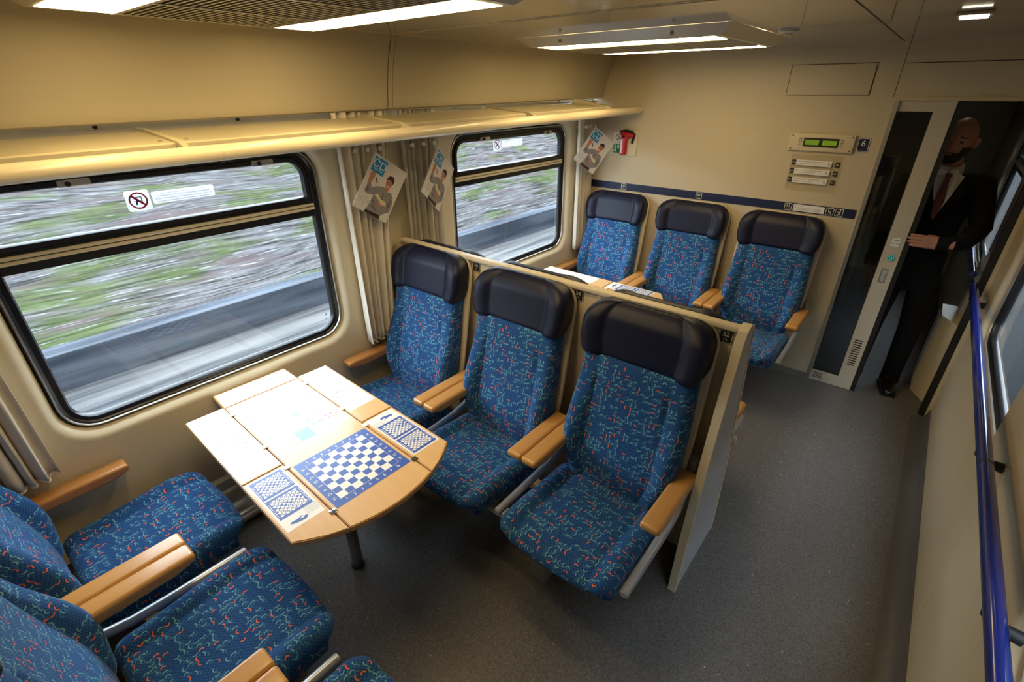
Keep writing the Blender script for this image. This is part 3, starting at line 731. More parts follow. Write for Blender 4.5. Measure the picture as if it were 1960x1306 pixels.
    box('under_beam', -.60, .20, -.06, .06, H-TH-.028, H-TH, 'alu', t, .004)
    MB().tube([(0, 0, .004), (0, 0, H-TH)], .027, 20).build('leg', 'chrome', t, 40); MB().tube([(0, 0, 0), (0, 0, .012)], .032, 20).build('foot', 'ink', t, 40)
    return t
table(-1.597, .748, math.radians(-1.8), 'beech folding table with chessboard print, white in the window light')
table(-1.597, 2.905, 0, 'farther folding table with chessboard print behind the cream divider')

# ------------------------------------------------------------------ luggage rack
lr = thing('luggage_rack', 'cream luggage rack with round front rail above the windows', 'luggage rack', (-2.2, 1.2, 1.85)); lr.rotation_euler = (.0140, 0, 0)
bx, bz = -2.2, 1.85
ends = [(-1.935-bx, y-1.2, 1.866-bz) for y in (-1.6, 3.985)]
mb = MB().tube([ends[0], (ends[1][0], ends[1][1]-.03, ends[1][2]), (ends[1][0], ends[1][1]-.012, ends[1][2]), ends[1]], [.0275, .0275, .023, .010], 20); mb.build('rail', 'rail', lr, 45)
ys = [-1.30, -.325, .655, 1.63, 2.605, 3.58]
for i in range(5):
    y0, y1 = ys[i]+.012-1.2, ys[i+1]-.012-1.2
    pr = [(-2.345-bx, 1.918-bz), (-2.335-bx, 1.926-bz), (-2.025-bx, 1.903-bz), (-2.018-bx, 1.898-bz), (-2.020-bx, 1.886-bz), (-2.026-bx, 1.886-bz), (-2.028-bx, 1.896-bz), (-2.34-bx, 1.911-bz)]
    p = MB().prism(pr, y0, y1, 'y').build('shelf_panel', 'rackp', lr, 30)
    for yy in (y0+.03, y1-.03):
        for xx, zz in ((-2.30, 1.924), (-2.06, 1.906)): MB().tube([(xx-bx, yy, zz-bz-.004), (xx-bx, yy, zz-bz+.004)], .007, 8).build('screw', 'alu', p, 40)
for y in ys:
    MB().prism([(-2.40-bx, 1.90-bz), (-2.40-bx, 1.934-bz), (-2.33-bx, 1.934-bz), (-2.0-bx, 1.907-bz), (-1.945-bx, 1.885-bz), (-1.95-bx, 1.860-bz), (-2.03-bx, 1.868-bz)], y-1.2-.010, y-1.2+.010, 'y').build('bracket', 'rackp', lr, 30)
mb = MB().prism([(-2.34-bx, 1.90-bz), (-2.34-bx, 1.955-bz), (-2.25-bx, 1.945-bz), (-1.99-bx, 1.888-bz), (-1.985-bx, 1.860-bz)], 3.60-1.2, 3.64-1.2, 'y'); mb.build('end_bracket', 'rail', lr, 30)
box('end_shelf', -2.34-bx, -1.95-bx, 3.60-1.2, 4.015-1.2, 1.862-bz, 1.880-bz, 'rail', lr, .005)
for y in (.745, 1.46): 
    h = MB().tube([(-1.935-bx+.0295*math.cos(a), y-1.2, 1.866-bz+.0295*math.sin(a)) for a in [i*PI/8 for i in range(17)]], .0035, 6); h.build('clear_ring', 'acryl', lr, 40)
    MB().prism([(-1.953-bx, 1.842-bz), (-1.918-bx, 1.840-bz), (-1.913-bx, 1.815-bz), (-1.923-bx, 1.815-bz), (-1.930-bx, 1.832-bz)], y-1.205, y-1.195, 'y').build('clear_hook', 'acryl', lr)

# ------------------------------------------------------------------ curtains and hooks
def curtain(label, y0, y1, z0, z1, folds, amp, x0, mat, taper=(0, 0), seed=1, group='window curtains'):
    rn = random.Random(seed); ph = [rn.uniform(-.5, .5) for _ in range(folds+2)]
    nu, nv = folds*10, 24; vs = []
    for j in range(nv+1):
        v = j/nv; z = z1+(z0-z1)*v
        a0 = y0+taper[0]*v; a1 = y1+taper[1]*v
        for i in range(nu+1):
            u = i/nu; k = max(0, min(folds, folds*(u+.045*math.sin(PI*u)*math.sin(2*PI*u*1.7+seed)+.03*math.sin(PI*u)*math.sin(2*PI*u*3.1+seed*2)))); c = math.sin(2*PI*k+ph[int(k)]*.8+v*.5*ph[int(k)])
            sharp = math.copysign(abs(c)**.7, c)
            y = a0+(a1-a0)*(u+.018*math.sin(7*k+v*2))
            vs.append((x0+amp*sharp*(.75+.35*v+.3*ph[int(k)]), y, z-.004*c*(1 if j == nv else 0)))
    cy = (y0+y1)/2; vs = [(p[0]-XL, p[1]-cy, p[2]-z0) for p in vs]
    t = thing('curtain', label, 'curtain', (XL, cy, z0), 0, group)
    o = MB().add(vs, [(j*(nu+1)+i, j*(nu+1)+i+1, (j+1)*(nu+1)+i+1, (j+1)*(nu+1)+i) for j in range(nv) for i in range(nu)]).build('cloth', mat, t, 80)
    md = o.modifiers.new('thickness', 'SOLIDIFY'); md.thickness = .0025
    # stitched hem following the folds at the bottom
    k0 = (nv)*(nu+1); hem = [vs[k0+i] for i in range(nu+1)]
    MB().tube([(p[0], p[1], p[2]+.003) for p in hem], .0032, 6).build('hem', mat, t, 60)
    return t
curtain('long cream curtain between the windows, beside the nearest seat row', 1.44, 1.78, .685, 1.955, 6, .030, -2.338, 'curt', (.025, -.125), 2)
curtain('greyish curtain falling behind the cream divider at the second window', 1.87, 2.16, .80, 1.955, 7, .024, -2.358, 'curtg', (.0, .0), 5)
curtain('cream curtain in the far corner beside the far wall', 3.735, 3.985, .73, 1.955, 6, .021, -2.358, 'curt', (.02, -.0), 8)
curtain('cream curtain at the left edge above the foreground armrest', -.40, -.035, .68, 1.955, 7, .024, -2.358, 'curt', (.05, .02), 11)
cr = tag(MB().tube([(XL+.055, -1.6, 1.962), (XL+.055, 3.99, 1.962)], .007, 8).build('curtain_rod', 'alu', None, 40), 'thin metal curtain rod hidden behind the luggage rack', 'rod')
hook_me = None
def hook(y, label, x=XL):
    global hook_me
    t = thing('coat_hook', label, 'hook', (x, y, 1.772), 0, 'white coat hooks')
    if hook_me is None:
        hook_me = (MB().tube([(0, 0, 0), (.055, 0, -.004), (.075, 0, 0)], .007, 10).mesh('stem', 'whitep', 50), MB().tube([(.073, 0, -.002), (.076, 0, 0), (.084, 0, .001), (.087, 0, .001)], [.008, .0125, .0125, .008], 14).mesh('knob', 'whitep', 50), MB().tube([(0, 0, 0), (.006, 0, 0)], .014, 12).mesh('base', 'whitep', 50))
    for n, m in zip(('stem', 'knob', 'base'), hook_me): link(n, m, t)
for y, l in ((1.545, 'white coat hook left of the three beside the long curtain'), (1.622, 'white coat hook, middle one beside the long curtain'), (1.70, 'white coat hook right of the three beside the long curtain'),
             (1.925, 'white coat hook left of the three above the greyish curtain'), (2.01, 'white coat hook, middle one above the greyish curtain'), (2.09, 'white coat hook right of the three above the greyish curtain'),
             (3.80, 'white coat hook left of the three in the far corner'), (3.875, 'white coat hook, middle one in the far corner'), (3.945, 'white coat hook right of the three in the far corner')): hook(y, l)

# ------------------------------------------------------------------ leaflets
def leaflet(c, yaw, roll, label, wdt=.218, hgt=.300):
    t = thing('leaflet', label, 'leaflet', c, 0, 'leaflets hung on the coat hooks')
    t.rotation_euler = (Matrix.Rotation(yaw, 4, 'Z') @ R_LEFT @ Matrix.Rotation(roll, 4, 'Z')).to_euler()
    MB().box(-wdt/2, wdt/2, -hgt/2, hgt/2, -.006, -.0005).build('pages', 'white', t)
    cv = MB().box(-wdt/2-.001, wdt/2+.001, -hgt/2-.001, hgt/2+.001, -.0005, .0).build('cover', 'paper', t)
    U = lambda a, b: ((a-.5)*wdt, (.5-b)*hgt)
    def poly(name, pts, mat, z, par=cv): return MB().add([(*U(*p), z) for p in pts], [tuple(range(len(pts)))]).build(name, mat, par)
    lg = poly('logo', [(.05, .035), (.42, .035), (.42, .30), (.05, .30)], 'cyan', .0004)
    mb = MB(); add_text(mb, 'ČD', .058, Matrix.Translation((*U(.235, .150), .0008))); add_text(mb, 'PRO VÁS', .0145, Matrix.Translation((*U(.235, .245), .0008))); mb.build('lettering', 'white', lg)
    poly('printed_jeans', [(.33, .93), (.74, .90), (.78, 1.0), (.32, 1.0)], 'phair', .0003)
    poly('printed_shirt', [(.44, .47), (.58, .44), (.66, .50), (.80, .47), (.90, .53), (.96, .66), (.97, .80), (.84, .87), (.78, .93), (.34, .95), (.37, .80), (.38, .66), (.20, .70), (.11, .67), (.12, .52), (.20, .50), (.26, .56), (.36, .50)], 'pshirt', .0004)
    for q in ([(.40, .72), (.52, .80), (.51, .82), (.39, .75)], [(.44, .82), (.60, .88), (.60, .90), (.43, .85)], [(.86, .56), (.90, .70), (.87, .80), (.84, .70)], [(.16, .56), (.22, .62), (.20, .66), (.14, .61)], [(.62, .52), (.66, .70), (.645, .74), (.60, .56)]): poly('printed_fold', q, 'pshirt2', .0006)
    poly('printed_hand', [(.11, .52), (.10, .42), (.08, .36), (.12, .30), (.17, .29), (.22, .31), (.23, .37), (.21, .44), (.20, .50)], 'pskin', .0007)
    poly('printed_glasses', [(.26, .37), (.28, .36), (.36, .43), (.34, .45)], 'ink', .0005)
    poly('printed_neck', [(.60, .40), (.72, .42), (.70, .50), (.62, .49)], 'pskin', .0006)
    poly('printed_face', [(.585+.0*i, .0) for i in ()] or [(.65+.085*math.cos(i*PI/8), .345+.095*math.sin(i*PI/8)) for i in range(16)], 'pskin', .0008)
    poly('printed_hair', [(.555, .335), (.55, .27), (.59, .215), (.67, .195), (.745, .22), (.765, .29), (.745, .37), (.725, .30), (.66, .275), (.60, .28), (.575, .30)], 'phair', .0010)
    mbx = MB()
    for a in (.605, .685): mbx.add([(*U(a-.018, .328), .0011), (*U(a+.018, .328), .0011), (*U(a+.014, .340), .0011), (*U(a-.014, .340), .0011)], [(0, 1, 2, 3)])
    mbx.build('printed_spectacles', 'phair', cv)
    poly('printed_smile', [(.615, .395), (.69, .390), (.66, .415)], 'white', .0011)
    poly('printed_book', [(.40, .64), (.50, .605), (.60, .66), (.74, .665), (.80, .70), (.79, .74), (.66, .745), (.58, .71), (.48, .665)], 'pbook', .0010)
    poly('printed_hand', [(.58, .725), (.68, .75), (.66, .80), (.60, .80)], 'pskin', .0012)
    mb = MB(); add_text(mb, 'bezplatne zapujceni', .0085, Matrix.Translation((*U(.21, .80), .0008))); add_text(mb, 'e-knihy na cesty', .0085, Matrix.Translation((*U(.21, .84), .0008))); add_text(mb, 'vlakem', .0085, Matrix.Translation((*U(.21, .88), .0008))); mb.build('lettering', 'inkg', cv)
    mb = MB(); add_text(mb, 'ČTĚTE', .0085, Matrix.Translation((*U(.21, .76), .0008))); mb.build('lettering', 'cyan', cv)
leaflet((-2.262, 1.632, 1.578), math.radians(-6), math.radians(-35), 'large leaflet on the long curtain, nearest of the three')
leaflet((-2.26, 2.052, 1.574), math.radians(14), math.radians(-42), 'narrow turned leaflet on the greyish curtain, middle of the three')
leaflet((-2.225, 3.79, 1.592), math.radians(-38), math.radians(-36), 'leaflet in the far corner above the wall seats')

# ------------------------------------------------------------------ fittings on the far wall
yf = YF-.0005
ap = thing('access_panel', 'flush beige access panel high on the far wall', 'panel', (-.665, YF, 2.01))
MB().box(-.238, .238, -.004, 0, 0, .18).build('shadow_gap', 'ink', ap); MB().box(-.234, .234, -.006, 0, .004, .176).build('plate', 'far', ap)
for x in (-.215, .215):
    for z in (.02, .16): MB().tube([(x, -.006, z), (x, -.008, z)], .006, 10).build('screw', 'rackp', ap, 40)
ds = thing('seat_display', 'cream reservation display with two green screens on the far wall', 'display', (-.617, YF, 1.672))
box('housing', -.192, .192, -.022, 0, 0, .110, 'cream', ds, .006)
box('bezel', -.104, .104, -.0245, -.020, .028, .084, 'blackm', ds, .002)
for x in (-.052, .052): MB().box(x-.042, x+.042, -.0252, -.0244, .040, .071).build('screen', 'lcd', ds)
mb = MB()
for i, (a, b) in enumerate((('65', '66'), ('63', '64'), ('61', '62'))):
    add_text(mb, a, .019, TX(-.122, -.0225, .076-.018*i, R_FAR)); add_text(mb, b, .019, TX(.123, -.0225, .076-.018*i, R_FAR))
mb.build('lettering', 'ink', ds)
for x in (-.175, .175):
    for z in (.014, .096): MB().tube([(x, -.022, z), (x, -.0235, z)], .005, 8).build('screw', 'ink', ds, 40)
ch = thing('card_holder', 'clear reservation card holder with three paper strips under the display', 'card holder', (-.617, YF, 1.415))
MB().box(-.155, .155, -.006, -.0045, 0, .235).build('cover_plate', 'acryl', ch)
mb = MB(); mb.loops([[(a, -.0062, b) for a, b in rrect(-.155, .155, 0, .235, .004, 2)], [(a, -.0062, b) for a, b in rrect(-.153, .153, .002, .233, .004, 2)]]); mb.build('rim', 'rackp', ch)
for i, z in enumerate((.163, .106, .048)):
    sp = box('paper_strip', -.118, .098, -.0135, -.0065, z, z+.037, 'white', ch, .001)
    mb = MB(); add_text(mb, 'Mista pro cestujici s detmi do 10 let', .0112, TX(-.112, -.0140, z+.027, R_FAR), 'LEFT'); add_text(mb, 'Fur Reisende mit Kindern bis 10 Jahre', .0080, TX(-.112, -.0140, z+.013, R_FAR), 'LEFT'); mb.build('lettering', 'ink', sp)
    mb = MB(); mb.tube([(.078, -.0138, z+.024), (.079, -.0138, z+.015), (.086, -.0138, z+.014), (.087, -.0138, z+.008)], .0016, 6)
    mb.add([(p[0], -.0140, p[1]) for p in disc(.0785, z+.0285, .0025, 8)], [tuple(range(8))]); mb.build('pictogram', 'ink', sp)
    for x, s in ((-.134, ('65', '63', '61')[i]), (.130, ('66', '64', '62')[i])):
        tg = MB().box(x-.012, x+.012, -.0090, -.0065, z+.002, z+.034).build('number_tag', 'ink', ch); mb = MB(); add_text(mb, s, .016, TX(x, -.0095, z+.018, R_FAR)); mb.build('lettering', 'white', tg)
n6 = thing('compartment_number', 'navy sign with white number 6 beside the display', 'sign', (-.378, YF, 1.685))
MB().prism(rrect(-.034, .034, 0, .084, .012), -.003, 0, 'y').build('plate', 'navy', n6)
mb = MB(); mb.loops([[(a, -.0034, b) for a, b in rrect(-.0315, .0315, .0025, .0815, .010)], [(a, -.0034, b) for a, b in rrect(-.0285, .0285, .0055, .0785, .008)]])
add_text(mb, '6', .052, TX(0, -.0034, .050, R_FAR)); add_text(mb, '.:', .016, TX(0, -.0034, .016, R_FAR)); mb.build('lettering', 'white', n6)
def stripe_sign(x, s, label):
    t = thing('seat_number_sign', label, 'sign', (x, YF-.003, 1.268), 0, 'number signs on the navy band')
    MB().prism(rrect(-.024, .024, 0, .050, .006, 3), -.002, 0, 'y').build('plate', 'ink', t)
    mb = MB(); mb.loops([[(a, -.0024, b) for a, b in rrect(-.024, .024, 0, .050, .006, 3)], [(a, -.0024, b) for a, b in rrect(-.0205, .0205, .0035, .0465, .004, 3)]])
    add_text(mb, s, .024, TX(0, -.0025, .031, R_FAR)); add_text(mb, 'ı"ı', .014, TX(0, -.0025, .012, R_FAR)); mb.build('lettering', 'white', t)
stripe_sign(-2.035, '66', 'small number 66 sign on the navy band above the corner seat'); stripe_sign(-1.369, '64', 'small number 64 sign on the navy band above the middle seat'); stripe_sign(-.717, '62', 'small number 62 sign on the navy band by a white notice')
nn = thing('notice', 'white notice strip on the navy band above the door-side seat', 'sign', (-.585, YF-.003, 1.269))
MB().box(-.098, .098, -.002, 0, 0, .047).build('plate', 'white', nn)
mb = MB()
for k, s in enumerate(('Mista 61 a 62', 'jsou vyhrazena pro cestujici se zdravotnim', 'postizenim nebo s omezenou pohyblivosti')): add_text(mb, s, .0098, TX(-.092, -.0025, .037-.0125*k, R_FAR), 'LEFT')
mb.build('lettering', 'ink', nn)
def pict(x, label, pts):
    t = thing('pictogram_sign', label, 'sign', (x, YF-.003, 1.268)); MB().prism(rrect(-.024, .024, 0, .048, .004, 3), -.002, 0, 'y').build('plate', 'white', t)
    MB().add([(a, -.0024, b) for a, b in rrect(-.021, .021, .003, .045, .003, 3)], [tuple(range(16))]).build('ground', 'ink', t)
    mb = MB()
    for P in pts: mb.tube([(a, -.0026, b) for a, b in P], .0022, 6)
    mb.add([(p[0], -.0028, p[1]) for p in disc(pts[0][0][0], pts[0][0][1]+.006, .004, 10)], [tuple(range(10))]); mb.build('figure', 'white', t)
pict(-.453, 'black and white seated figure pictogram on the navy band', (((-.008, .034), (-.006, .020), (.006, .018), (.008, .008)), ((.0, .028), (.008, .026))))
pict(-.397, 'black and white walking-stick figure pictogram beside the door edge', (((.006, .034), (.002, .020), (-.006, .010)), ((.002, .020), (.010, .010)), ((-.012, .028), (.010, .026))))
# emergency hammer
eh = thing('emergency_hammer', 'red emergency hammer on a cream plate at the far wall corner', 'hammer', (-2.055, YF, 1.545))
box('plate', -.045, .105, -.010, 0, 0, .205, 'cream', eh, .004)
box('handle', -.036, .022, -.046, -.012, .012, .150, 'red', eh, .010)
for i in range(7): box('grip_ridge', -.002, .018, -.050, -.044, .024+i*.014, .031+i*.014, 'redink', eh, .002)
MB().box(-.028, -.012, -.0475, -.0455, .022, .135).build('label', 'white', eh)
hdm = MB().tube([(-.040, -.032, .176), (-.032, -.032, .177), (.055, -.032, .165), (.075, -.032, .160)], [.008, .016, .018, .012], 14).build('head', 'red', eh, 45)
MB().tube([(-.056, -.032, .178), (-.040, -.032, .176)], [.003, .008], 10).build('steel_tip', 'alu', hdm, 45)
box('neck', .000, .030, -.044, -.018, .128, .176, 'red', eh, .006)
mb = MB().tube([(-.050, -.020, .192), (.0, -.020, .200), (.055, -.020, .190), (.082, -.020, .168), (.070, -.020, .135), (.062, -.020, .105)], .010, 10); mb.build('clip', 'blackm', eh, 45)
box('catch', -.030, -.002, -.030, -.010, .112, .165, 'blackm', eh, .004)
def pic2(z, label, kind):
    t = thing('safety_sign', label, 'sign', (-2.135, YF, z)); MB().prism(rrect(-.040, .030, 0, .082, .004, 3), -.002, 0, 'y').build('plate', 'white', t)
    if kind:
        MB().add([(a, -.0024, b) for a, b in rrect(-.036, .026, .004, .078, .003, 3)], [tuple(range(16))]).build('ground', 'green', t)
        mb = MB(); mb.box(.002, .020, -.0028, -.0026, .042, .070)
        for P in (((-.016, .056), (-.018, .036), (-.030, .018)), ((-.018, .036), (-.008, .012)), ((-.028, .046), (-.004, .048))): mb.tube([(a, -.0027, b) for a, b in P], .0035, 6)
        mb.add([(p[0], -.0028, p[1]) for p in disc(-.014, .066, .006, 10)], [tuple(range(10))]); mb.build('figure', 'white', t)
    else:
        mb = MB()
        for i in range(8):
            a = i*PI/4+.3; mb.tube([(-.005+.010*math.cos(a), -.0027, .041+.010*math.sin(a)), (-.005+.032*math.cos(a), -.0027, .041+.032*math.sin(a))], [.0035, .001], 6)
        mb.build('cracks', 'ink', t)
pic2(1.645, 'white broken-glass sign left of the red hammer', 0); pic2(1.560, 'green emergency exit sign left of the red hammer', 1)

# ------------------------------------------------------------------ sliding door
dr = thing('door_1', None, None, (-.27, YF+.012, 0)); tag(dr, 'grey framed sliding glass door standing half open', None, None, 'structure')
y0, y1 = .0, .036
MB().box(.185, .282, y0, y1, .004, 1.985).build('stile', 'doorf', dr); MB().box(.0, .185, y0, y1, .004, .092).build('bottom_rail', 'doorf', dr); MB().box(.0, .185, y0, y1, 1.925, 1.985).build('top_rail', 'doorf', dr)
gf = MB(); gf.box(.0, .185, y0+.004, y1-.004, .092, .098).box(.179, .185, y0+.004, y1-.004, .098, 1.925).box(0, .185, y0+.004, y1-.004, 1.919, 1.925); gf.build('glazing_bead', 'blackm', dr)
MB().box(.0, .179, .014, .020, .098, 1.919).build('pane', 'glass_door', dr)
MB().box(.282, .312, y0+.004, y1-.004, .004, 1.985).build('seal', 'blackm', dr)
for i in range(12): MB().box(.208, .256, -.0012, 0, .205+i*.0185, .213+i*.0185).build('vent_slot', 'ink', dr)
for i in range(4): MB().box(.02, .085, -.0012, 0, .030+i*.013, .035+i*.013).build('vent_slot', 'ink', dr)
hd_ = box('handle', .212, .252, -.004, 0, .865, .965, 'alu', dr, .003); MB().box(.222, .242, -.0055, -.0038, .875, .955).build('recess', 'greyp', hd_)
bt = MB().tube([(.238, 0, 1.04), (.238, -.006, 1.04)], .020, 20).build('button', 'ink', dr, 40)
for r0, r1 in ((.0185, .0145), (.010, .006)): MB().loops([[(.238+r*math.cos(a*PI/10), -.0065, 1.04+r*math.sin(a*PI/10)) for a in range(20)] for r in (r0, r1)]).build('light_ring', 'led', bt)
sk = MB().box(.205, .262, -.0012, 0, 1.112, 1.180).build('sticker', 'white', dr)
mb = MB(); mb.loops([[(a, -.0016, b) for a, b in rrect(.2065, .2605, 1.1135, 1.1785, .002, 2)], [(a, -.0016, b) for a, b in rrect(.2085, .2585, 1.1155, 1.1765, .002, 2)]]); mb.box(.214, .254, -.0018, -.0014, 1.158, 1.161)
add_text(mb, '↔' if False else '<- ->', .022, TX(.2335, -.0018, 1.138, R_FAR)); mb.build('arrows', 'ink', sk)

# ------------------------------------------------------------------ handrail along the corridor windows
hr = thing('handrail', 'dark blue handrail in front of the right-hand windows', 'handrail', (XR, 2.0, .98))
MB().tube([(-.075, -3.4, .0), (-.075, 1.93, .0)], .021, 20).build('rail', 'hrail', hr, 45)
MB().tube([(-.075, -.13, 0), (-.075, -.12, 0)], .0218, 20).build('joint', 'ink', hr, 45)
for y in (.02, -.72, 1.80, -1.9):
    b = MB().tube([(-.075, y, -.018), (-.070, y, -.048), (-.045, y, -.070), (0, y, -.075)], [.012, .014, .015, .018], 12).build('bracket', 'blackm', hr, 50)
hr2 = thing('handrail', 'handrail end beyond the door post near the standing man', 'handrail', (XR, 4.6, .98))
MB().tube([(-.075, -.42, 0), (-.075, 2.4, 0)], .021, 20).build('rail', 'hrail', hr2, 45)
MB().tube([(-.075, -.40, -.018), (-.070, -.40, -.048), (-.045, -.40, -.070), (0, -.40, -.075)], [.012, .014, .015, .018], 12).build('bracket', 'blackm', hr2, 50)

# ------------------------------------------------------------------ ceiling fixtures
def ceiling_light(cx, cy, label):
    t = thing('ceiling_light', label, 'lamp', (cx, cy, ZC), 0, 'ceiling lights with grille')
    a, b = .57, .49; a2, b2 = .505, .420; zb = -.042
    ring = lambda x, y, z: [(-x, -y, z), (x, -y, z), (x, y, z), (-x, y, z)]
    MB().loops([ring(a, b, -.001), ring(a2, b2, zb), ring(a2-.03, b2-.02, zb), ring(a2-.03, b2-.02, zb+.012)]).build('housing', 'cream_up', t)
    MB().box(-a2+.03, a2-.03, -.228, .228, zb+.010, zb+.014).build('grille_back', 'blackm', t)
    gs = MB()
    for i in range(23): y = -.22+i*.02; gs.box(-a2+.03, a2-.03, y-.0035, y+.0035, zb-.002, zb+.008)
    g = gs.build('grille', 'alu', t); tag(g, 'fine slatted metal grille', kind='stuff')
    for x in (-.16, .16): MB().box(x-.008, x+.008, -.226, .226, zb-.004, zb+.006).build('grille_bar', 'alu', t)
    for s in (-1, 1):
        MB().box(-a2+.03, a2-.03, min(s*.237, s*.226), max(s*.237, s*.226), zb-.004, zb+.012).build('divider', 'cream_up', t)
        MB().box(-a2+.032, a2-.032, min(s*.240, s*.408), max(s*.240, s*.408), zb-.001, zb+.010).build('diffuser', 'lamp', t)
    for x in (-.3, .3):
        for s in (-1, 1): MB().tube([(x, s*(b+b2)/2, -.024), (x, s*((b+b2)/2+.0), -.030)], .008, 8).build('screw', 'alu', t, 40)
    return t
ceiling_light(-1.36, 2.86, 'far ceiling light with two bright strips above the far table')
ceiling_light(-1.50, .80, 'near ceiling light with two bright strips at the top edge')
cl2 = thing('corridor_lamp', 'ceiling lamp in the corridor behind the standing man', 'lamp', (.02, 4.75, ZC))
box('rim', -.09, .09, -.27, .27, -.014, 0, 'whitep', cl2, .004); MB().box(-.07, .07, -.25, .25, -.018, -.012).build('diffuser', 'lamp3', cl2)
sl = thing('small_lamp', 'small bright square lamp on the ceiling near the door', 'lamp', (-.038, 2.72, ZC))
box('rim', -.055, .055, -.065, .065, -.012, 0, 'ceil', sl, .004); MB().box(-.042, .042, -.052, .052, -.016, -.010).build('diffuser', 'lamp2', sl)
sn = thing('smoke_detector', 'flat round detector on the ceiling beside the far light', 'detector', (-.70, 2.90, ZC))
MB().tube([(0, 0, 0), (0, 0, -.008), (0, 0, -.014)], [.045, .045, .034], 20).build('base', 'whitep', sn, 40); MB().tube([(0, 0, -.013), (0, 0, -.020)], .018, 14).build('cap', 'alu', sn, 40)

# ------------------------------------------------------------------ standing man
def remesh(mb, vox):
    me = bpy.data.meshes.new('rm'); me.from_pydata(mb.v, [], mb.f)
    bm = bmesh.new(); bm.from_mesh(me); bmesh.ops.recalc_face_normals(bm, faces=bm.faces); bm.to_mesh(me); bm.free()
    ob = bpy.data.objects.new('rm', me); COL.objects.link(ob)
    md = ob.modifiers.new('r', 'REMESH'); md.mode = 'VOXEL'; md.voxel_size = vox
    m3 = ob.modifiers.new('s', 'SMOOTH'); m3.iterations = 3; m3.factor = .4
    dg = bpy.context.evaluated_depsgraph_get(); m2 = bpy.data.meshes.new_from_object(ob.evaluated_get(dg))
    bm = bmesh.new(); bm.from_mesh(m2); left = set(bm.verts); best = set()
    while left:
        st = [left.pop()]; cur = set(st)
        while st:
            for ed in st.pop().link_edges:
                for v in ed.verts:
                    if v in left: left.discard(v); cur.add(v); st.append(v)
        if len(cur) > len(best): best = cur
    bmesh.ops.delete(bm, geom=[v for v in bm.verts if v not in best], context='VERTS'); bm.to_mesh(m2); bm.free()
    r = MB(); r.v = [tuple(v.co) for v in m2.vertices]; r.f = [tuple(p.vertices) for p in m2.polygons]
    bpy.data.objects.remove(ob); bpy.data.meshes.remove(me); bpy.data.meshes.remove(m2); return r
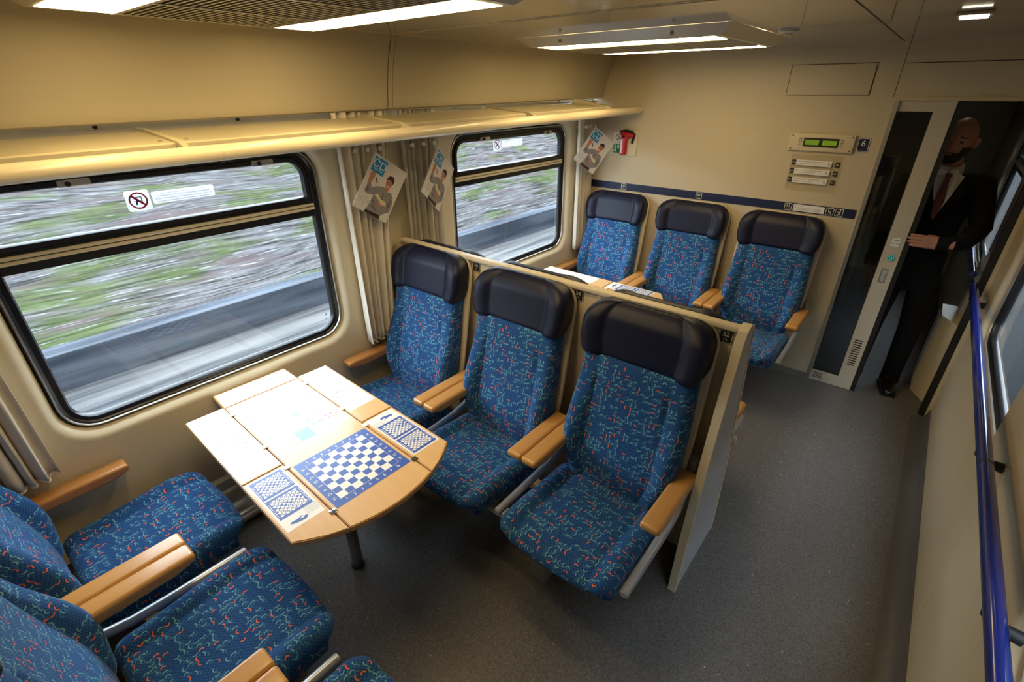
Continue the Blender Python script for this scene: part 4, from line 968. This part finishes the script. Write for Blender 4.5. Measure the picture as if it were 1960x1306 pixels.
def person():
    t = thing('person', 'man in black suit with white shirt and red tie standing in doorway', 'person', (.105, 4.29, 0))
    # local frame: faces -Y; his left side is +X
    hz = 1.755                                             # head centre height
    head = MB(); n1, n2 = 26, 20; vs = []; fs = []
    for i in range(n2+1):
        th = PI*i/n2
        for j in range(n1):
            ph = 2*PI*j/n1; x = math.sin(th)*math.cos(ph); y = math.sin(th)*math.sin(ph); z = math.cos(th)
            X, Y, Zz = .078*x, .100*y, .128*z
            if z < 0: X *= 1-.22*sm(0, -1, z); Y *= 1-.12*sm(0, -1, z)
            if y < 0:
                Y -= .006*sm(-.2, -.7, z)                                     # chin and jaw forward
                for sx in (-1, 1): Y += .012*math.exp(-((X-sx*.031)**2+(Zz-.004)**2)/.00022)      # eye sockets
                Y -= .005*math.exp(-(Zz-.030)**2/.0002)*math.exp(-X*X/.003)       # brow
                Y -= .004*math.exp(-((Zz+.062)**2)/.00015)*math.exp(-X*X/.0008)   # lips
            vs.append((X, Y, Zz))
        fs += [(i*n1+j, i*n1+(j+1) % n1, (i+1)*n1+(j+1) % n1, (i+1)*n1+j) for j in range(n1)] if i < n2 else []
    hm = Matrix.Translation((-.020, -.035, hz)) @ Matrix.Scale(1.07, 4) @ Matrix.Rotation(math.radians(-14), 4, 'Z') @ Matrix.Rotation(math.radians(5), 4, 'Y')
    head.add(vs, fs, hm)
    head.tube([(0, -.088, .010), (0, -.106, -.012), (0, -.120, -.030), (0, -.104, -.042)], [.009, .011, .015, .010], 10, mtx=hm)
    for s in (-1, 1):
        head.tube([(s*.074, .010, -.030), (s*.083, .014, -.006), (s*.086, .018, .018), (s*.078, .014, .030)], [.009, .012, .013, .008], 8, mtx=hm)
    body = MB(); body.add(head.v, head.f)
    wide = Matrix.Diagonal((1.42, 1, 1, 1))
    body.tube([(0, .005, .84), (0, .0, .95), (0, .0, 1.12), (0, .0, 1.34), (0, .005, 1.46), (0, .005, 1.53)], [.080, .090, .080, .094, .086, .050], 20, mtx=wide)
    body.tube([(0, .005, 1.47), (-.008, -.002, 1.56), (-.020, -.018, 1.69)], [.066, .058, .056], 16)
    for P, Rr in (([(.10, .0, 1.50), (.175, .0, 1.510), (.255, .0, 1.25), (.195, -.19, 1.19), (.10, -.276, 1.182), (.085, -.278, 1.180)], [.055, .050, .040, .032, .025, .025]),
                  ([(-.10, .0, 1.50), (-.175, .0, 1.510), (-.25, .02, 1.22), (-.24, -.02, .96), (-.24, -.04, .89)], [.055, .050, .040, .032, .027]),
                  ([(.085, .0, .92), (.105, .0, .80), (.115, -.01, .50), (.115, .02, .11), (.118, .0, .055), (.122, -.07, .038)], [.080, .076, .052, .034, .030, .020]),
                  ([(-.085, .0, .92), (-.105, .0, .80), (-.115, -.01, .50), (-.115, .02, .11), (-.118, .0, .055), (-.122, -.07, .038)], [.080, .076, .052, .034, .030, .020])):
        Q, S = [], []
        for i in range(len(P)-1):
            for k in range(5): t_ = k/5; Q.append(Vector(P[i]).lerp(Vector(P[i+1]), t_)); S.append(Rr[i]+(Rr[i+1]-Rr[i])*t_)
        body.tube(Q+[P[-1]], S+[Rr[-1]], 16)
    # left hand laid round the edge of the door, fingers pointing to his right
    def hand(w, dirx, spread, curl):
        W = Vector(w); X = Vector(dirx).normalized(); U = Vector(spread).normalized(); Nn = Vector(curl).normalized()
        P = lambda a, b, c: tuple(W+X*a+U*b+Nn*c)
        g = MB(); g.tube([P(-.07, 0, 0), P(.03, 0, 0)], [.028, .026], 12)
        pv = rbox(.085, .082, .030, .013, (2, 2, 1), 3); mt = Matrix((X, U, Nn)).transposed().to_4x4(); mt.translation = W+X*.048
        g.add(pv.v, pv.f, mt)
        for k, (b, L) in enumerate(((.033, .070), (.0112, .079), (-.0112, .074), (-.032, .058))):
            g.tube([P(.070, b*.9, 0), P(.092, b, -.004), P(.092+L*.45, b*1.02, -.003), P(.092+L*.78, b*1.02, .002), P(.092+L, b*1.0, .010)], [.0098, .0096, .0090, .0085, .0055], 10)
        g.tube([P(.018, .026, .010), P(.042, .032, .026), P(.068, .030, .038), P(.088, .024, .044)], [.014, .0115, .010, .006], 10); return g
    h1 = hand((.080, -.278, 1.180), (-1, .0, .0), (.03, 0, 1), (0, 1, 0)); body.add(h1.v, h1.f)
    h2 = hand((-.24, -.045, .89), (0, -.1, -1), (0, -1, 0), (1, 0, 0)); body.add(h2.v, h2.f)
    remesh(body, .0045).build('body', 'skin', t, 80)
    def limb(m, P, Rr, n=6):
        Q, S = [], []
        for i in range(len(P)-1):
            for k in range(n): t_ = k/n; Q.append(Vector(P[i]).lerp(Vector(P[i+1]), t_)); S.append(Rr[i]+(Rr[i+1]-Rr[i])*t_)
        m.tube(Q+[P[-1]], S+[Rr[-1]], 18)
    jk = MB(); jk.tube([(0, .0, .80), (0, .0, .95), (0, .0, 1.12), (0, .0, 1.34), (0, .004, 1.46), (0, .008, 1.525), (0, .012, 1.565)], [.118, .114, .105, .116, .106, .082, .058], 24, mtx=wide)
    limb(jk, [(.08, .0, 1.51), (.178, .0, 1.515), (.255, .0, 1.25), (.195, -.19, 1.19), (.100, -.272, 1.183), (.060, -.278, 1.181)], [.062, .068, .060, .051, .043, .039])
    limb(jk, [(-.08, .0, 1.51), (-.178, .0, 1.515), (-.25, .02, 1.22), (-.24, -.02, .96), (-.24, -.035, .91)], [.062, .068, .058, .047, .042])
    remesh(jk, .006).build('jacket', 'suit', t, 80)
    tr = MB(); tr.tube([(0, .005, .80), (0, .005, 1.02)], [.105, .100], 20, mtx=Matrix.Diagonal((1.40, 1, 1, 1)))
    for sx in (-1, 1): limb(tr, [(sx*.082, .0, .92), (sx*.104, .0, .80), (sx*.115, -.008, .50), (sx*.116, .018, .12), (sx*.117, .012, .045)], [.090, .092, .072, .060, .064])
    remesh(tr, .007).build('trousers', 'suit', t, 80)
    def shoe(sx):
        pv = rbox(.095, .27, .075, .034, (2, 6, 1), 4, lambda P: Vector((P.x*(1-.25*sm(0, -.135, P.y)), P.y, P.z-(.030*sm(.0, -.13, P.y) if P.z > 0 else 0))))
        m = Matrix.Translation((sx*.120, -.055, .042)) @ Matrix.Rotation(sx*math.radians(9), 4, 'Z'); s = MB().add(pv.v, pv.f, m).build('shoe', 'shoe', t, 60)
        box('sole', -.047, .047, -.133, .133, 0, .010, 'blackm', s, .004); s.children[0].matrix_local = Matrix.Translation((sx*.120, -.055, 0)) @ Matrix.Rotation(sx*math.radians(9), 4, 'Z')
    shoe(1); shoe(-1)
    # shirt front in the V of the lapels, collar, tie
    sh = MB().add([(-.075, -.085, 1.560), (-.046, -.146, 1.46), (0, -.166, 1.30), (.046, -.146, 1.46), (.075, -.085, 1.560), (.04, -.092, 1.580), (0, -.100, 1.575), (-.04, -.092, 1.580), (0, -.152, 1.44)],
        [(0, 1, 8, 7), (7, 8, 6), (6, 8, 5), (5, 8, 3, 4), (1, 2, 8), (8, 2, 3)]).build('shirt_front', 'shirt', t); sh.modifiers.new('th', 'SOLIDIFY').thickness = .004
    mb = MB(); n = 18; lo, hi = [], []
    for i in range(n+1):
        a = -PI/2-PI*.92+2*PI*.92*i/n; lo.append((-.010+.074*math.cos(a), -.010+.082*math.sin(a), 1.572+.02*math.sin(a)*-1*0-.030*max(0, -math.sin(a)))); hi.append((-.012+.066*math.cos(a), -.012+.070*math.sin(a), 1.632-.022*max(0, -math.sin(a))))
    mb.add(lo+hi, [(i, i+1, n+2+i, n+1+i) for i in range(n)]); c = mb.build('shirt_collar', 'shirt', t, 60); c.modifiers.new('th', 'SOLIDIFY').thickness = .006
    for s in (-1, 1): MB().prism([(0, -.006), (s*.055, -.012), (s*.045, .028), (s*.008, .022)], -.008, 0, 'y').build('collar_point', 'shirt', c, loc=(-.010, -.098, 1.572))
    ti = MB().prism([(-.018, 0), (.018, 0), (.012, -.038), (.026, -.17), (.010, -.275), (-.010, -.275), (-.026, -.17), (-.012, -.038)], -.010, .0, 'y'); to = ti.build('tie', 'tie', t, loc=(-.004, -.122, 1.578)); to.rotation_euler = (math.radians(-10), 0, 0)
    for s in (-1, 1): 
        L = MB().prism([(s*.070, 1.545), (s*.100, 1.48), (s*.080, 1.42), (s*.0, 1.27), (s*.0, 1.255), (s*.020, 1.34)], -.010, 0, 'y').build('lapel', 'suit', t); L.location = (0, -.150, 0)
    # beard, brows, eyes
    bd = MB(); V2 = []; F2 = []
    for i in range(9):
        zz = -.020-.092*i/8; 
        for j in range(13):
            a = -PI*.97+PI*.94*j/12; k = 1-.26*sm(-.02, -.12, zz); r = math.sqrt(max(.05, 1-(zz/.130)**2)); edge = abs(j-6)/6
            lift = 0 if zz < -.05 else (0 if edge > .62 else -.012)
            V2.append(((.0795*r*k+lift)*math.cos(a)*1.0, (.1035*r*(1-.05))*math.sin(a)-.004+lift*-.6, zz))
    F2 = [(i*13+j, i*13+j+1, (i+1)*13+j+1, (i+1)*13+j) for i in range(8) for j in range(12) if not (i < 4 and 2 < j < 9 and not (i == 3))]
    b = bd.add(V2, F2, hm).build('beard', 'beard', t, 80); b.modifiers.new('th', 'SOLIDIFY').thickness = .006
    for s in (-1, 1):
        MB().tube([(s*.016, -.092, .026), (s*.032, -.090, .031), (s*.050, -.078, .026)], [.003, .004, .002], 6, mtx=hm).build('eyebrow', 'beard', t, 60)
        e = rbox(.022, .012, .012, .0058, (1, 1, 1), 4); MB().add(e.v, e.f, hm @ Matrix.Translation((s*.031, -.080, .006))).build('eye', 'ink', t, 60)
    MB().tube([(-.024, -.097, -.062), (0, -.104, -.060), (.024, -.097, -.062)], [.002, .004, .002], 8, mtx=hm).build('lips', 'skin', t, 60)
person()
